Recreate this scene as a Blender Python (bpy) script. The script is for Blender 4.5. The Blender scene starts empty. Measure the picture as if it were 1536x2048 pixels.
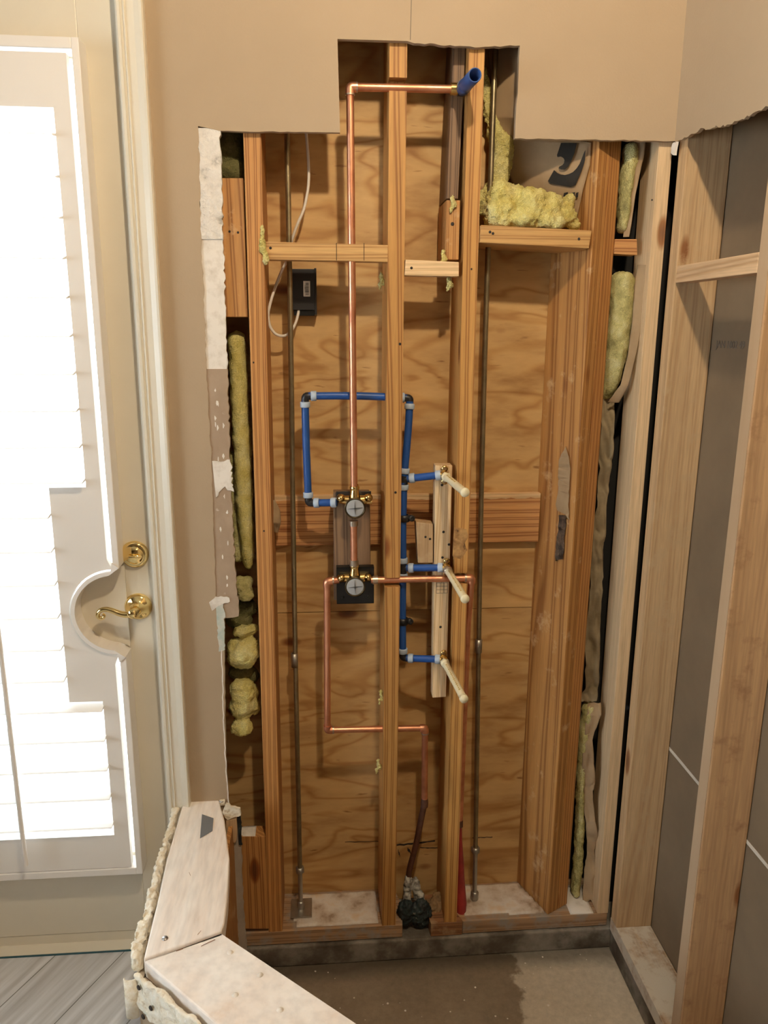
import bpy, bmesh, random
from math import *
from mathutils import Vector, Matrix, noise

SC = bpy.context.scene
COL = SC.collection
V = Vector
# ------------------------------------------------------------------ camera
F = 1538.0; PIT, YAW, ROLL = radians(13.45), radians(4.8), radians(-0.38)
CAM = V((0, -1.70, 1.542))
fwd = V((sin(YAW)*cos(PIT), cos(YAW)*cos(PIT), -sin(PIT)))
r0 = V((cos(YAW), -sin(YAW), 0)); u0 = r0.cross(fwd)
rt = r0*cos(ROLL) - u0*sin(ROLL); up = u0*cos(ROLL) + r0*sin(ROLL)
cd = bpy.data.cameras.new('camera'); cam = bpy.data.objects.new('camera', cd); COL.objects.link(cam)
cd.sensor_fit = 'VERTICAL'; cd.sensor_height = 36; cd.lens = F/2048*36; cd.clip_start = 0.02
cam.matrix_world = Matrix(((rt.x, up.x, -fwd.x, CAM.x), (rt.y, up.y, -fwd.y, CAM.y), (rt.z, up.z, -fwd.z, CAM.z), (0, 0, 0, 1)))
SC.camera = cam
# ------------------------------------------------------------------ world, lamps, exposure
SC.view_settings.view_transform = 'Standard'; SC.view_settings.look = 'None'
SC.view_settings.gamma = 1.0; SC.view_settings.exposure = -0.10; SC.view_settings.use_curve_mapping = False
W = bpy.data.worlds.new('daylight'); SC.world = W; W.use_nodes = True
bg = W.node_tree.nodes['Background']; bg.inputs[0].default_value = (0.86, 0.93, 1.0, 1); bg.inputs[1].default_value = 12.5

def lamp(name, kind, loc, energy, color, size=0.1, sy=None, target=None, **kw):
    l = bpy.data.lights.new(name, kind); o = bpy.data.objects.new(name, l); COL.objects.link(o)
    o.location = loc; l.energy = energy; l.color = color
    if kind == 'AREA':
        l.size = size
        if sy: l.shape = 'RECTANGLE'; l.size_y = sy
        if kw.get('disk'): l.shape = 'DISK'
        if kw.get('portal'): l.cycles.is_portal = True
        if kw.get('spread'): l.spread = kw['spread']
    else: l.shadow_soft_size = size
    if target is not None: o.rotation_euler = (V(target)-V(loc)).to_track_quat('-Z', 'Y').to_euler()
    return o
LAMP = V((0.24, -1.27, 2.70))
sp_ = lamp('recessed_lamp_light', 'SPOT', LAMP, 80, (1.0, 0.82, 0.58), 0.035, target=LAMP+V((0, 0, -1))); sp_.data.spot_size = radians(168); sp_.data.spot_blend = .15
lamp('added_rear_fill', 'AREA', (0.2, -3.0, 2.70), 0.8, (1.0, 0.80, 0.6), 0.5, target=(0.2, -3.0, 0), disk=True)  # added lamp, fill from the unseen rear of the room
lamp('added_side_fill', 'AREA', (-2.40, -1.7, 1.5), 2, (0.80, 0.90, 1.0), 1.2, 1.3, target=(0, -1.7, 1.0))  # added fill light in front of the unseen left side opening
lamp('door_portal', 'AREA', (-0.85, 0.085, 1.1), 1, (1, 1, 1), 0.9, 2.1, target=(-0.85, -1, 1.1), portal=True)

# ------------------------------------------------------------------ pixel to place
def ray(x, y): return fwd + rt*((x-768)/F) - up*((y-1024)/F)
def PY(x, y, Y): d = ray(x, y); return CAM + d*((Y-CAM.y)/d.y)
def PX(x, y, X): d = ray(x, y); return CAM + d*((X-CAM.x)/d.x)
def PZ(x, y, Z): d = ray(x, y); return CAM + d*((Z-CAM.z)/d.z)

# ------------------------------------------------------------------ object helpers
def tag(o, label=None, cat=None, group=None, kind=None):
    if label: o['label'] = label
    if cat: o['category'] = cat
    if group: o['group'] = group
    if kind: o['kind'] = kind
    return o
def empty(name, loc, label, cat, group=None):
    o = bpy.data.objects.new(name, None); COL.objects.link(o); o.location = loc; o.empty_display_size = .05
    return tag(o, label, cat, group)
class MB:
    def __init__(s): s.v = []; s.f = []; s.mi = []; s.sm = []
    def add(s, vs, fs, mi=0, sm=False):
        b = len(s.v); s.v += [V(p) for p in vs]
        for f in fs: s.f.append([b+i for i in f]); s.mi.append(mi); s.sm.append(sm)
        return s
    def hexa(s, p, mi=0):   # p: 4 bottom ccw, 4 top ccw
        return s.add(p, [(3, 2, 1, 0), (4, 5, 6, 7), (0, 1, 5, 4), (1, 2, 6, 5), (2, 3, 7, 6), (3, 0, 4, 7)], mi)
    def box(s, x0, x1, y0, y1, z0, z1, mi=0):
        return s.hexa([(x0, y0, z0), (x1, y0, z0), (x1, y1, z0), (x0, y1, z0), (x0, y0, z1), (x1, y0, z1), (x1, y1, z1), (x0, y1, z1)], mi)
    def prism(s, poly, d, mi=0):  # poly: list of Vectors (planar), extruded by vector d
        n = len(poly); d = V(d); a = [V(p) for p in poly]
        s.add(a+[p+d for p in a], [list(range(n))[::-1], list(range(n, 2*n))]+[(i, (i+1) % n, n+(i+1) % n, n+i) for i in range(n)], mi)
        return s
    def tube(s, pts, r, n=16, mi=0, caps=True, bend=0.0):
        pts = [V(p) for p in pts]
        if bend: pts = fillet(pts, bend)
        m = len(pts); rs = r if isinstance(r, (list, tuple)) else [r]*m
        t0 = (pts[1]-pts[0]).normalized(); a = t0.orthogonal().normalized()
        vs = []
        for i, p in enumerate(pts):
            if i == 0: t = t0
            elif i == m-1: t = (pts[-1]-pts[-2]).normalized()
            else: t = ((pts[i+1]-p).normalized()+(p-pts[i-1]).normalized()).normalized()
            a = (a - t*a.dot(t)).normalized(); b = t.cross(a)
            for k in range(n):
                q = 2*pi*k/n; vs.append(p+(a*cos(q)+b*sin(q))*rs[i])
        fs = [(i*n+k, i*n+(k+1) % n, (i+1)*n+(k+1) % n, (i+1)*n+k) for i in range(m-1) for k in range(n)]
        s.add(vs, fs, mi, True)
        if caps:
            s.add(vs[:n], [list(range(n))[::-1]], mi); s.add(vs[-n:], [list(range(n))], mi)
        return s
    def lathe(s, c, ax, prof, n=28, mi=0):  # prof: (along, radius)
        ax = V(ax).normalized(); a = ax.orthogonal().normalized(); b = ax.cross(a); c = V(c)
        vs = []
        for (h, r) in prof:
            for k in range(n):
                q = 2*pi*k/n; vs.append(c+ax*h+(a*cos(q)+b*sin(q))*max(r, 1e-5))
        fs = [(i*n+k, i*n+(k+1) % n, (i+1)*n+(k+1) % n, (i+1)*n+k) for i in range(len(prof)-1) for k in range(n)]
        return s.add(vs, fs, mi, True)
    def obj(s, name, mats, parent=None, bevel=0, origin=None, auto=True):
        me = bpy.data.meshes.new(name)
        o = bpy.data.objects.new(name, me); COL.objects.link(o)
        base = V((0, 0, 0))
        if parent is None:
            if origin is None:
                xs = [p.x for p in s.v]; ys = [p.y for p in s.v]; zs = [p.z for p in s.v]
                base = V(((min(xs)+max(xs))/2, (min(ys)+max(ys))/2, min(zs)))
            else: base = V(origin)
            o.location = base
        else:
            o.parent = parent; base = wloc(parent)
        me.from_pydata([p-base for p in s.v], [], s.f)
        for m in (mats if isinstance(mats, (list, tuple)) else [mats]): me.materials.append(m)
        for p, mi, sm in zip(me.polygons, s.mi, s.sm): p.material_index = mi; p.use_smooth = sm
        bm = bmesh.new(); bm.from_mesh(me)
        bmesh.ops.triangulate(bm, faces=[f for f in bm.faces if len(f.verts) > 4 and not f.smooth])
        bmesh.ops.recalc_face_normals(bm, faces=bm.faces); bm.to_mesh(me); bm.free()
        if bevel:
            b = o.modifiers.new('bevel', 'BEVEL'); b.width = bevel; b.segments = 2; b.limit_method = 'ANGLE'; b.angle_limit = radians(50)
        return o
def wloc(o):
    p = V((0, 0, 0))
    while o: p += o.location; o = o.parent
    return p
def fillet(pts, r, n=6):
    out = [pts[0]]
    for i in range(1, len(pts)-1):
        p = pts[i]; a = (pts[i-1]-p); b = (pts[i+1]-p)
        k = min(r, a.length*.45, b.length*.45)
        A = p+a.normalized()*k; B = p+b.normalized()*k
        for j in range(n+1):
            t = j/n; out.append(A*(1-t)**2+p*2*t*(1-t)+B*t*t)
    out.append(pts[-1]); return out
def ragged(pts, step=.01, amp=.002, seed=0, ax=(1, 0, 0)):
    R = random.Random(seed); out = []; ax = V(ax)
    for a, b in zip(pts[:-1], pts[1:]):
        a = V(a); b = V(b); n = max(1, int((b-a).length/step))
        for i in range(n):
            p = a.lerp(b, i/n)
            out.append(p if i == 0 and not out else p+ax*R.uniform(-amp, amp)+V((0, 0, R.uniform(-amp, amp))))
    out.append(V(pts[-1])); return out

# ------------------------------------------------------------------ materials
def mat(name):
    m = bpy.data.materials.new(name); m.use_nodes = True; nt = m.node_tree
    return m, nt, nt.nodes['Principled BSDF']
def N(nt, t, **kw):
    n = nt.nodes.new(t)
    for k, v in kw.items():
        if k.startswith('i_'): n.inputs[int(k[2:]) if k[2:].isdigit() else k[2:]].default_value = v
        else: setattr(n, k, v)
    return n
def coords(nt, scale, rand=True):
    tc = N(nt, 'ShaderNodeTexCoord'); mp = N(nt, 'ShaderNodeMapping'); mp.inputs['Scale'].default_value = scale
    if rand:
        oi = N(nt, 'ShaderNodeObjectInfo'); mu = N(nt, 'ShaderNodeMath', operation='MULTIPLY', i_1=37.0)
        nt.links.new(oi.outputs['Random'], mu.inputs[0])
        nt.links.new(mu.outputs[0], mp.inputs['Location'])
    nt.links.new(tc.outputs['Object'], mp.inputs['Vector']); return mp
def ramp(nt, src, stops, out=0):
    r = N(nt, 'ShaderNodeValToRGB'); e = r.color_ramp.elements
    e[0].position, e[0].color = stops[0][0], (*stops[0][1], 1)
    e[1].position, e[1].color = stops[-1][0], (*stops[-1][1], 1)
    for p, c in stops[1:-1]: q = e.new(p); q.color = (*c, 1)
    nt.links.new(src, r.inputs[0]); return r
def mix(nt, fac, a, b, mode='MIX'):
    m = N(nt, 'ShaderNodeMix', data_type='RGBA', blend_type=mode)
    L = nt.links
    if isinstance(fac, (int, float)): m.inputs[0].default_value = fac
    else: L.new(fac, m.inputs[0])
    for i, s in ((6, a), (7, b)):
        if isinstance(s, tuple): m.inputs[i].default_value = (*s, 1) if len(s) == 3 else s
        else: L.new(s, m.inputs[i])
    return m.outputs[2]
def bump(nt, bs, src, strength=.3, dist=.002):
    b = N(nt, 'ShaderNodeBump'); b.inputs['Strength'].default_value = strength; b.inputs['Distance'].default_value = dist
    nt.links.new(src, b.inputs['Height']); nt.links.new(b.outputs[0], bs.inputs['Normal'])
G3 = lambda g: (g, g, g)
def wood(name, light, dark, axis='Z', ring=38, rough=.6, dirt=(.55, .5, .42), dirt_amt=.0, knots=True, contrast=1.0):
    m, nt, bs = mat(name); L = nt.links
    s = {'Z': (1, 1, .055), 'X': (.055, 1, 1), 'Y': (1, .055, 1)}[axis]
    mp = coords(nt, s)
    warp = N(nt, 'ShaderNodeTexNoise', i_Scale=5.0, i_Detail=2.0); L.new(mp.outputs[0], warp.inputs[0])
    wv = N(nt, 'ShaderNodeVectorMath', operation='MULTIPLY_ADD')
    L.new(warp.outputs['Color'], wv.inputs[0]); wv.inputs[1].default_value = (.11, .11, .0) if axis == 'Z' else ((0, .11, .11) if axis == 'X' else (.11, 0, .11)); L.new(mp.outputs[0], wv.inputs[2])
    w = N(nt, 'ShaderNodeTexWave', wave_type='RINGS', rings_direction=axis, i_Scale=ring, i_Distortion=1.6, i_Detail=1.5); w.inputs['Detail Scale'].default_value = 1.2
    L.new(wv.outputs[0], w.inputs[0])
    fine = N(nt, 'ShaderNodeTexNoise', i_Scale=260.0, i_Detail=2.0); L.new(mp.outputs[0], fine.inputs[0])
    big = N(nt, 'ShaderNodeTexNoise', i_Scale=9.0, i_Detail=2.0); L.new(mp.outputs[0], big.inputs[0])
    r = ramp(nt, w.outputs['Fac'], [(.0, tuple(l*1.08 for l in light)), (.45, light), (.74, dark), (.88, tuple(d*.85 for d in dark)), (1, light)])
    c = mix(nt, .85*contrast, light, r.outputs[0])
    f2 = ramp(nt, fine.outputs['Fac'], [(.35, G3(.78)), (.65, G3(1.12))]); c = mix(nt, .5, c, f2.outputs[0], 'MULTIPLY')
    b2 = ramp(nt, big.outputs['Fac'], [(.3, (.80, .74, .68)), (.7, (1.1, 1.1, 1.1))]); c = mix(nt, .8, c, b2.outputs[0], 'MULTIPLY')
    if knots:
        mk = coords(nt, {'Z': (9, 9, 3.2), 'X': (3.2, 9, 9), 'Y': (9, 3.2, 9)}[axis])
        vo = N(nt, 'ShaderNodeTexVoronoi', i_Scale=1.0, i_Randomness=1.0); L.new(mk.outputs[0], vo.inputs[0])
        kr = ramp(nt, vo.outputs['Distance'], [(.05, (.22, .09, .035)), (.095, (.45, .22, .08)), (.14, (1, 1, 1))]); c = mix(nt, .85, c, kr.outputs[0], 'MULTIPLY')
    if dirt_amt:
        mm = coords(nt, (1, 1, 1)); dn = N(nt, 'ShaderNodeTexNoise', i_Scale=16.0, i_Detail=6.0, i_Roughness=.65); L.new(mm.outputs[0], dn.inputs[0])
        dr = ramp(nt, dn.outputs['Fac'], [(.62-.35*dirt_amt, G3(0)), (.75-.3*dirt_amt, G3(1))]); c = mix(nt, dr.outputs[0], c, dirt)
    L.new(c, bs.inputs['Base Color']); bs.inputs['Roughness'].default_value = rough
    bump(nt, bs, fine.outputs['Fac'], .25, .001)
    return m
def plain(name, col, rough=.5, metal=0, nscale=0, namt=.15, bstr=0, bscale=60, coat=0):
    m, nt, bs = mat(name); bs.inputs['Roughness'].default_value = rough; bs.inputs['Metallic'].default_value = metal
    bs.inputs['Base Color'].default_value = (*col, 1)
    if coat: bs.inputs['Coat Weight'].default_value = coat
    mp = coords(nt, (1, 1, 1))
    if nscale:
        n = N(nt, 'ShaderNodeTexNoise', i_Scale=nscale, i_Detail=5.0, i_Roughness=.6); nt.links.new(mp.outputs[0], n.inputs[0])
        r = ramp(nt, n.outputs['Fac'], [(.3, G3(1-namt)), (.7, G3(1+namt*.6))])
        nt.links.new(mix(nt, 1.0, col, r.outputs[0], 'MULTIPLY'), bs.inputs['Base Color'])
    if bstr:
        n = N(nt, 'ShaderNodeTexNoise', i_Scale=bscale, i_Detail=5.0); nt.links.new(mp.outputs[0], n.inputs[0]); bump(nt, bs, n.outputs['Fac'], bstr, .004)
    return m
def blotch(name, stops, scale, rough=.9, det=8, st=(1, 1, 1), bstr=.4, bd=.004, dis=0.0, second=None):
    m, nt, bs = mat(name); mp = coords(nt, st)
    n = N(nt, 'ShaderNodeTexNoise', i_Scale=scale, i_Detail=float(det), i_Roughness=.6, i_Distortion=dis); nt.links.new(mp.outputs[0], n.inputs[0])
    r = ramp(nt, n.outputs['Fac'], stops); c = r.outputs[0]
    if second:
        n2 = N(nt, 'ShaderNodeTexNoise', i_Scale=second[0], i_Detail=6.0); nt.links.new(mp.outputs[0], n2.inputs[0])
        r2 = ramp(nt, n2.outputs['Fac'], second[1]); c = mix(nt, 1.0, c, r2.outputs[0], 'MULTIPLY')
    nt.links.new(c, bs.inputs['Base Color']); bs.inputs['Roughness'].default_value = rough
    if bstr: bump(nt, bs, n.outputs['Fac'], bstr, bd)
    return m

M = {}
M['pine'] = wood('pine_stud', (.57, .30, .085), (.34, .13, .028), 'Z', 26)
M['pine_orange'] = wood('pine_stud_orange', (.52, .25, .075), (.29, .10, .024), 'Z', 30)
M['pine_side'] = wood('pine_old', (.50, .25, .075), (.30, .115, .028), 'Z', 20, dirt=(.62, .40, .2), dirt_amt=.12)
M['pine_h'] = wood('pine_cross', (.60, .36, .135), (.46, .23, .07), 'X', 22)
M['pine_hk'] = wood('pine_cross_knotty', (.60, .31, .115), (.36, .13, .04), 'X', 20)
M['pine_new'] = wood('pine_new', (.78, .58, .34), (.66, .42, .20), 'Z', 30, knots=False)
M['pine_newh'] = wood('pine_new_cross', (.76, .54, .30), (.66, .42, .2), 'X', 30, knots=False)
M['pine_dark'] = wood('weathered_shaded_pine', (.23, .135, .07), (.11, .058, .03), 'Z', 26, knots=False)  # dark tone also carries the shadow on the board beside the third stud
M['spruce'] = wood('spruce_stud', (.56, .38, .205), (.46, .275, .125), 'Z', 20, contrast=.6, dirt=(.52, .36, .2), dirt_amt=.22)
M['spruce_pale'] = wood('spruce_stud_pale', (.64, .46, .27), (.58, .39, .21), 'Z', 24, contrast=.45)
M['spruce_stain'] = wood('spruce_stained', (.54, .33, .165), (.44, .25, .12), 'Z', 16, contrast=.5, dirt=(.36, .19, .09), dirt_amt=.22)
M['spruce_h'] = wood('spruce_cross', (.66, .46, .27), (.54, .33, .17), 'Y', 22)
M['plate'] = wood('sole_plate', (.42, .26, .14), (.27, .15, .08), 'X', 20, dirt=(.32, .28, .23), dirt_amt=.45, knots=False)
M['plate_y'] = wood('sole_plate_side', (.45, .32, .2), (.34, .22, .13), 'Y', 20, dirt=(.62, .56, .46), dirt_amt=.75, knots=False)
M['plate_wet'] = wood('sole_plate_wet', (.30, .14, .06), (.16, .07, .03), 'X', 20, dirt=(.4, .26, .14), dirt_amt=.2)
M['cap'] = blotch('chalky_daylit_cap', [(.30, (.74, .56, .42)), (.42, (.88, .78, .69)), (.62, (.93, .88, .82))], 16, st=(1, .16, 1), bstr=.3, bd=.002, second=(110, [(.3, G3(.90)), (.6, G3(1.03))]))  # colour lifted towards white to hold the daylight on the boards
def plywood():
    m, nt, bs = mat('plywood_sheathing'); L = nt.links
    mp = coords(nt, (1, 1, 1), rand=False)
    sc = N(nt, 'ShaderNodeMapping'); sc.inputs['Scale'].default_value = (1.4, 1, 5.0); L.new(mp.outputs[0], sc.inputs[0])
    n = N(nt, 'ShaderNodeTexNoise', i_Scale=1.5, i_Detail=3.0, i_Roughness=.42, i_Distortion=.5); L.new(sc.outputs[0], n.inputs[0])
    mul = N(nt, 'ShaderNodeMath', operation='MULTIPLY', i_1=46.0); L.new(n.outputs['Fac'], mul.inputs[0])
    sn = N(nt, 'ShaderNodeMath', operation='SINE'); L.new(mul.outputs[0], sn.inputs[0])
    r = ramp(nt, sn.outputs[0], [(.0, (.58, .36, .145)), (.45, (.55, .33, .125)), (.82, (.50, .285, .10)), (1, (.43, .225, .072))])
    n2 = N(nt, 'ShaderNodeTexNoise', i_Scale=3.2, i_Detail=5.0, i_Roughness=.6); L.new(sc.outputs[0], n2.inputs[0])
    r2 = ramp(nt, n2.outputs['Fac'], [(.3, (.66, .56, .46)), (.48, (.98, .97, .96)), (.72, (1.22, 1.26, 1.30))]); c = mix(nt, .9, r.outputs[0], r2.outputs[0], 'MULTIPLY')
    s3 = N(nt, 'ShaderNodeMapping'); s3.inputs['Scale'].default_value = (10, 1, 60); L.new(mp.outputs[0], s3.inputs[0])
    n3 = N(nt, 'ShaderNodeTexNoise', i_Scale=1.6, i_Detail=2.0); L.new(s3.outputs[0], n3.inputs[0])
    r3 = ramp(nt, n3.outputs['Fac'], [(.24, (.40, .26, .16)), (.32, (1, 1, 1))]); c = mix(nt, .8, c, r3.outputs[0], 'MULTIPLY')
    mk = N(nt, 'ShaderNodeMapping'); mk.inputs['Scale'].default_value = (4.5, 1, 8.5); L.new(mp.outputs[0], mk.inputs[0])
    vo = N(nt, 'ShaderNodeTexVoronoi', i_Scale=1.0); L.new(mk.outputs[0], vo.inputs[0])
    kr = ramp(nt, vo.outputs['Distance'], [(.04, (.16, .06, .03)), (.10, (.4, .2, .1)), (.15, (1, 1, 1))]); c = mix(nt, .85, c, kr.outputs[0], 'MULTIPLY')
    L.new(c, bs.inputs['Base Color']); bs.inputs['Roughness'].default_value = .65; bump(nt, bs, n3.outputs['Fac'], .3, .001)
    return m
M['ply'] = plywood()
M['paint'] = plain('tan_wall_paint', (.43, .32, .207), .75, 0, 3.0, .05, .08, 220)
M['white_paint'] = plain('white_paint', (.62, .56, .47), .6, 0, 3, .03)
M['trim'] = plain('cream_gloss_trim', (.74, .68, .56), .35, 0, 4, .04)
M['dim_paint'] = plain('brown_bounce_cut_paint', (.16, .115, .075), .8)  # unseen walls kept dark to cut the light they bounce into the bays
M['door'] = plain('cream_door_paint', (.72, .65, .52), .38, 0, 4, .04)
M['louver'] = plain('white_louver_paint', (.92, .91, .89), .4)
M['shut'] = plain('white_shutter_paint', (.82, .77, .71), .4)
M['gyp'] = blotch('white_joint_compound', [(.3, (.62, .55, .46)), (.5, (.80, .74, .66))], 30, bstr=.3)
M['thin'] = blotch('lumpy_thinset', [(.28, (.42, .38, .32)), (.42, (.76, .70, .62)), (.6, (.86, .8, .72))], 45, bstr=1.0, bd=.012)
M['torn'] = blotch('torn_drywall_paper', [(.3, (.42, .31, .215)), (.66, (.37, .265, .18)), (.72, (.62, .52, .42))], 24, bstr=.5)
M['greenboard'] = blotch('torn_greenboard', [(.35, (.42, .50, .44)), (.6, (.62, .60, .52))], 30, bstr=.4)
M['plaster'] = blotch('cream_plaster_chunks', [(.3, (.62, .48, .30)), (.42, (.88, .78, .60)), (.7, (.95, .90, .78))], 60, bstr=.8, bd=.008)
M['core'] = plain('gypsum_core', (.66, .60, .52), .9, 0, 40, .3, .5, 80)
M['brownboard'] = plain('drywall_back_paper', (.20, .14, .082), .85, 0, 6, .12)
M['greyboard'] = plain('grey_half_wall_board', (.42, .36, .29), .85, 0, 20, .15)
M['leak_block'] = plain('black_leak_block', (.02, .018, .016), .9)  # black backing that keeps light out and the gaps dark
M['steel'] = plain('grey_nail_plate', (.30, .33, .37), .45, .6)
M['dark'] = plain('dark_hole', (.03, .022, .016), .8)
M['nail'] = plain('nail_steel', (.4, .38, .36), .4, .9)
M['rust'] = plain('rusty_rod', (.34, .28, .17), .38, .85, 30, .3)
M['zinc'] = plain('zinc_coupling', (.45, .43, .38), .4, .9, 30, .2)
M['pex'] = plain('blue_pex', (.014, .075, .29), .42, 0, 15, .1)
M['crimp'] = plain('pale_crimp_ring', (.42, .50, .60), .35, 0)
M['blackp'] = plain('black_plastic', (.018, .017, .018), .4)
M['blackm'] = plain('black_enamel_plate', (.004, .004, .004), .35)
M['brass'] = plain('brass', (.78, .55, .22), .22, 1.0, 20, .2)
M['pbrass'] = plain('polished_brass', (.90, .70, .32), .1, 1.0)
M['cpvc'] = plain('cream_cpvc', (.80, .70, .46), .4, 0, 20, .06)
M['cpvcp'] = plain('gold_print', (.52, .36, .1), .5)
M['disc'] = plain('grey_test_cap', (.36, .365, .37), .5)
M['discd'] = plain('grey_cap_ridge', (.12, .12, .12), .5)
M['slv'] = plain('blue_abs_sleeve', (.035, .085, .26), .35)
M['cable'] = plain('white_cable', (.72, .66, .58), .45)
M['label'] = plain('white_label', (.82, .80, .76), .6)
M['ink'] = plain('black_ink', (.020, .017, .014), .9)
M['fink'] = plain('faint_print', (.16, .13, .10), .85)
M['redp'] = plain('red_pipe_wrap', (.36, .035, .03), .5, 0, 25, .3, .3, 60)
M['vinyl_black'] = blotch('tarry_black_boot', [(.4, (.012, .014, .014)), (.62, (.03, .05, .05)), (.7, (.4, .4, .36))], 40, .6)
M['glue'] = blotch('grey_putty', [(.35, (.12, .10, .08)), (.6, (.5, .48, .42))], 70, .7, bstr=.8)
def copper():
    m, nt, bs = mat('copper'); mp = coords(nt, (1, 1, 1))
    n = N(nt, 'ShaderNodeTexNoise', i_Scale=14.0, i_Detail=5.0); nt.links.new(mp.outputs[0], n.inputs[0])
    r = ramp(nt, n.outputs['Fac'], [(.3, (.55, .22, .12)), (.5, (.82, .38, .22)), (.7, (.92, .48, .30))]); nt.links.new(r.outputs[0], bs.inputs['Base Color'])
    bs.inputs['Metallic'].default_value = .92; r2 = ramp(nt, n.outputs['Fac'], [(.3, G3(.5)), (.7, G3(.28))]); nt.links.new(r2.outputs[0], bs.inputs['Roughness'])
    return m
M['copper'] = copper()
M['oldcopper'] = plain('tarnished_copper', (.20, .10, .07), .5, .7, 30, .3)
M['solder'] = plain('solder', (.62, .50, .38), .35, .9, 60, .3)
def fiberglass(name, a, b, c3):
    m, nt, bs = mat(name); mp = coords(nt, (1, 1, 1))
    n = N(nt, 'ShaderNodeTexNoise', i_Scale=22.0, i_Detail=8.0, i_Roughness=.7); nt.links.new(mp.outputs[0], n.inputs[0])
    f = N(nt, 'ShaderNodeTexNoise', i_Scale=240.0, i_Detail=5.0, i_Distortion=1.5); nt.links.new(mp.outputs[0], f.inputs[0])
    r = ramp(nt, n.outputs['Fac'], [(.3, a), (.5, b), (.72, c3)]); r2 = ramp(nt, f.outputs['Fac'], [(.3, G3(.75)), (.7, G3(1.12))])
    nt.links.new(mix(nt, .8, r.outputs[0], r2.outputs[0], 'MULTIPLY'), bs.inputs['Base Color']); bs.inputs['Roughness'].default_value = 1
    bs.inputs['Specular IOR Level'].default_value = .05
    ad = N(nt, 'ShaderNodeMath', operation='ADD'); nt.links.new(n.outputs['Fac'], ad.inputs[0]); nt.links.new(f.outputs['Fac'], ad.inputs[1]); bump(nt, bs, ad.outputs[0], .9, .008)
    return m
M['fg'] = fiberglass('yellow_fiberglass', (.74, .60, .16), (.90, .78, .30), (.96, .89, .48))
M['fgold'] = fiberglass('old_fiberglass', (.34, .30, .12), (.72, .64, .27), (.86, .80, .46))
M['fgdark'] = fiberglass('dark_fiberglass', (.10, .10, .05), (.22, .20, .08), (.34, .30, .13))  # fibre colours in a much darker green-grey
M['kraft'] = blotch('kraft_paper', [(.3, (.27, .175, .09)), (.6, (.38, .26, .145))], 8, bstr=.5, bd=.004)
M['kraftd'] = blotch('kraft_paper_grey', [(.3, (.20, .15, .08)), (.6, (.34, .27, .165))], 12, bstr=.6, bd=.004)
M['debris'] = blotch('white_debris', [(.3, (.30, .20, .12)), (.42, (.58, .48, .38)), (.55, (.72, .66, .58)), (.74, (.68, .46, .24))], 14, bstr=.9, bd=.006)
def floorvinyl():
    m, nt, bs = mat('grey_plank_vinyl'); L = nt.links; tc = N(nt, 'ShaderNodeTexCoord')
    rot = N(nt, 'ShaderNodeMapping'); rot.inputs['Rotation'].default_value = (0, 0, radians(-62)); L.new(tc.outputs['Object'], rot.inputs[0])
    br = N(nt, 'ShaderNodeTexBrick', offset=.37, squash=1); br.inputs['Scale'].default_value = 1.0
    br.inputs['Brick Width'].default_value = 1.2; br.inputs['Row Height'].default_value = .15; br.inputs['Mortar Size'].default_value = .0012
    br.inputs['Color1'].default_value = (.56, .56, .57, 1); br.inputs['Color2'].default_value = (.66, .66, .67, 1); br.inputs['Mortar'].default_value = (.16, .15, .14, 1)
    L.new(rot.outputs[0], br.inputs[0])
    st = N(nt, 'ShaderNodeMapping'); st.inputs['Scale'].default_value = (1.2, 18, 1); L.new(rot.outputs[0], st.inputs[0])
    n = N(nt, 'ShaderNodeTexNoise', i_Scale=3.0, i_Detail=5.0); L.new(st.outputs[0], n.inputs[0])
    r = ramp(nt, n.outputs['Fac'], [(.3, (.74, .72, .70)), (.7, (1.15, 1.15, 1.15))]); L.new(mix(nt, 1.0, br.outputs[0], r.outputs[0], 'MULTIPLY'), bs.inputs['Base Color'])
    bs.inputs['Roughness'].default_value = .28; return m
M['vinyl'] = floorvinyl()
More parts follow.
